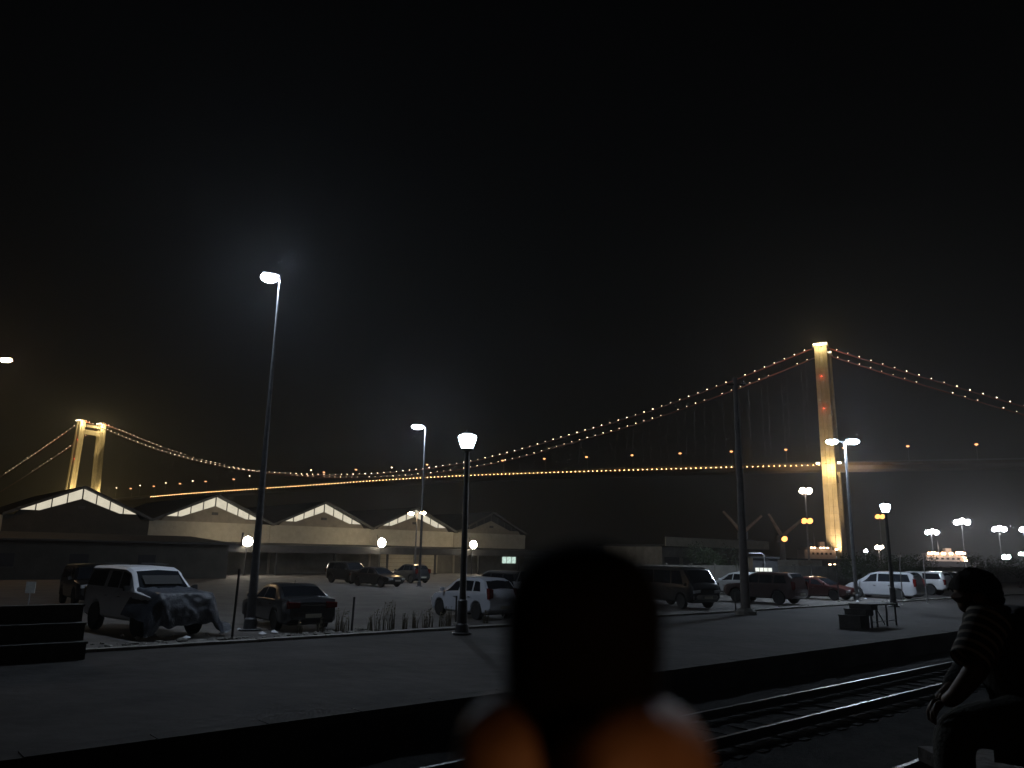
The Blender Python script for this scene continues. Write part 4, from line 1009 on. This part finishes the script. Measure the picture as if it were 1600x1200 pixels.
    # striped short sleeve on the near arm: bands across the arm
    ms = bpy.data.materials.new('striped_cloth'); ms.use_nodes = True; nt_ = ms.node_tree; b_ = nt_.nodes['Principled BSDF']; b_.inputs['Roughness'].default_value = .9
    at_ = nt_.nodes.new('ShaderNodeAttribute'); at_.attribute_name = 'band'; mt = nt_.nodes.new('ShaderNodeMath'); mt.operation = 'FRACT'; nt_.links.new(at_.outputs['Fac'], mt.inputs[0])
    gt = nt_.nodes.new('ShaderNodeMath'); gt.operation = 'GREATER_THAN'; gt.inputs[1].default_value = .66; nt_.links.new(mt.outputs[0], gt.inputs[0])
    mx = nt_.nodes.new('ShaderNodeMix'); mx.data_type = 'RGBA'; mx.inputs[6].default_value = (.02, .02, .02, 1); mx.inputs[7].default_value = (.34, .31, .26, 1)
    nt_.links.new(gt.outputs[0], mx.inputs[0]); nt_.links.new(mx.outputs[2], b_.inputs['Base Color'])
    def sleeve(A, B, ra, rb_, nm):
        A, B = Vector(A[:3]), Vector(B[:3]); d = B - A; x = d.orthogonal().normalized(); y = d.normalized().cross(x); n1, n2 = 24, 18
        vs, fs, bd = [], [], []
        for i in range(n1 + 1):
            f_ = i / n1; r_ = ra + (rb_ - ra) * f_
            if i == 0: r_ *= .55
            if i == 1: r_ *= .85
            for k in range(n2):
                a = 2 * PI * k / n2; p = A + d * f_ + (x * math.cos(a) + y * math.sin(a)) * r_ * (1 + .05 * noise.noise(Vector((a, f_ * 5, 2))))
                vs.append(p); bd.append(f_ * 6.2)
        for i in range(n1):
            for k in range(n2):
                a, b = i * n2 + k, i * n2 + (k + 1) % n2; fs.append((a, b, b + n2, a + n2))
        me = bpy.data.meshes.new(nm); me.from_pydata([tuple(v) for v in vs], [], fs); me.materials.append(ms)
        at2 = me.attributes.new('band', 'FLOAT', 'POINT'); at2.data.foreach_set('value', bd)
        me.polygons.foreach_set('use_smooth', [True] * len(me.polygons)); link(nm, me, t)
    sleeve(q(1548, 962, -.185), q(1514, 1034, -.255), .080, .066, 'sleeve')
    # hair and ears
    h = q(1520, 921, -.012); hm = MB()
    def hf(u, v):
        th, ph = u * 2 * PI, (v - .18) * PI / 1.0
        r_ = .104 + .010 * noise.noise(Vector((math.cos(th) * 3, math.sin(th) * 3, v * 6))) + .007 * noise.noise(Vector((math.cos(th) * 11, math.sin(th) * 11, v * 20)))
        ph = v * PI * (.58 + .12 * math.cos(th) + .05 * noise.noise(Vector((math.cos(th) * 4, math.sin(th) * 4, 9))))
        return (h[0] + r_ * .98 * math.sin(ph) * math.cos(th) + .012, h[1] + r_ * .86 * math.sin(ph) * math.sin(th), h[2] + r_ * .92 * math.cos(ph) - .012)
    hm.grid(hf, 28, 14); hm.build('hair', M_hair, t, smooth=60)
    for dy in (-.085, .075):
        e = q(1530, 936, dy - .01); MB().lathe([(.004, -.012), (.022, -.008), (.026, .004), (.012, .012)], 10, Matrix.Translation(e[:3]) @ Matrix.Rotation(PI / 2, 4, 'X')).build('ear', M_skin, t)
    # the bench below
    bt = thing('bench', 'dark bench under the seated person', 'bench', (base.x + .12, base.y, 1.13 + .12), 0)
    MB().bbox((-.25, -.6, .30), (.35, .6, .36)).build('seat', M_tread, bt)
    for y in (-.5, .5): MB().bbox((-.15, y - .05, 0), (.25, y + .05, .299)).build('leg', M_dark, bt)
build_person()

# ------------------------------------------------------------------ the blurred hand close to the camera
def build_hand():
    def q(px, py, d, r=.01):
        v = ray(px, py); v = v / FPX * d + CAM; return (v.x, v.y, v.z, r)
    root = Vector(q(930, 1300, .215)[:3])
    def L(a): return (a[0] - root.x, a[1] - root.y, a[2] - root.z, a[3])
    t = thing('hand', 'blurred warm-lit hand close to the lens, thumb and knuckles rising from the bottom edge', 'hand', root)
    M_hand = mat('hand_skin', (.34, .19, .12), .6, 0, .2, 45, .15)
    V = [L(q(935, 1420, .188, .023)), L(q(950, 1700, .205, .024)), L(q(980, 2100, .22, .032)),
         L(q(850, 1330, .182, .0150)), L(q(803, 1235, .170, .0128)), L(q(790, 1160, .163, .0118)), L(q(786, 1114, .160, .0085)),
         L(q(1028, 1290, .187, .0150)), L(q(1028, 1168, .172, .0130)), L(q(960, 1190, .150, .0118)), L(q(885, 1215, .147, .0098)),
         L(q(1030, 1380, .190, .0150)), L(q(1040, 1295, .172, .0128)), L(q(962, 1305, .150, .0118)), L(q(888, 1318, .147, .0098)),
         L(q(1015, 1462, .190, .0140)), L(q(1036, 1398, .174, .0120)), L(q(965, 1404, .152, .0110)), L(q(895, 1412, .149, .0092)),
         L(q(995, 1530, .192, .0120)), L(q(1018, 1484, .178, .0105)), L(q(960, 1488, .157, .0096)), L(q(905, 1494, .153, .008))]
    E_ = [(0, 1), (1, 2), (0, 3), (3, 4), (4, 5), (5, 6), (0, 7), (7, 8), (8, 9), (9, 10), (0, 11), (11, 12), (12, 13), (13, 14), (0, 15), (15, 16), (16, 17), (17, 18), (1, 19), (19, 20), (20, 21), (21, 22)]
    skin('palm_and_fingers', V, E_, M_hand, t)
    # black round-topped thing held up in it
    a = Vector(q(902, 1400, .178)[:3]); b = Vector(q(915, 858, .166)[:3]); d = (b - a)
    m = MB(); pts, rs = [], []
    for f_, r_ in ((0, .0100), (.03, .0135), (.10, .0150), (.40, .0160), (.60, .0170), (.75, .0174), (.85, .0172), (.92, .0156), (.96, .0130), (.99, .0080), (1.0, .003)):
        pts.append(a + d * f_); rs.append(r_)
    m.tube(pts, rs, 24)
    o = m.build('held_object', mat('matt_black', (.005, .005, .006), .95, 0, .3, 40, 0, 0, .1), None, (0, 0, 0), 0, smooth=50)
    tag(o, 'black round-topped object held up in the blurred hand', 'held object')
    # added amber lamp, unseen outside the frame, to light the hand
    P = CAM + RT * .30 - FW * .30 - UP * .16
    lt = thing('added_hand_lamp', 'unseen amber lamp added beside the camera to light the hand', 'lamp', (P.x, P.y, 1.13 + .12), 0)
    h = P.z - 1.25
    MB().lathe([(.09, 0), (.09, .015), (.02, .03), (.012, .05), (.012, h - .05), (.03, h - .035), (.03, h - .02)], 12).build('stand', M_dark, lt)
    MB().lathe([(.012, h - .018), (.032, h + .0), (.036, h + .03), (.02, h + .055), (.004, h + .06)], 12).build('bulb', emit('added_amber_bulb', (1.0, .50, .20), 23, True), lt)
build_hand()

# ------------------------------------------------------------------ night haze over the harbour
def build_haze():
    o = MB().bbox((-890, -70, -2.5), (650, 1130, 152)).build('haze', None)
    m = bpy.data.materials.new('harbour_haze'); m.use_nodes = True; t = m.node_tree; t.nodes.clear()
    out = t.nodes.new('ShaderNodeOutputMaterial'); v = t.nodes.new('ShaderNodeVolumePrincipled')
    v.inputs['Color'].default_value = (0.9, 0.92, 0.95, 1); v.inputs['Density'].default_value = HAZE; v.inputs['Anisotropy'].default_value = 0.7
    t.links.new(v.outputs[0], out.inputs['Volume']); o.data.materials.append(m)
    o['kind'] = 'stuff'; o['label'] = 'thin night haze glowing around the lamps'; o['category'] = 'haze'
build_haze()
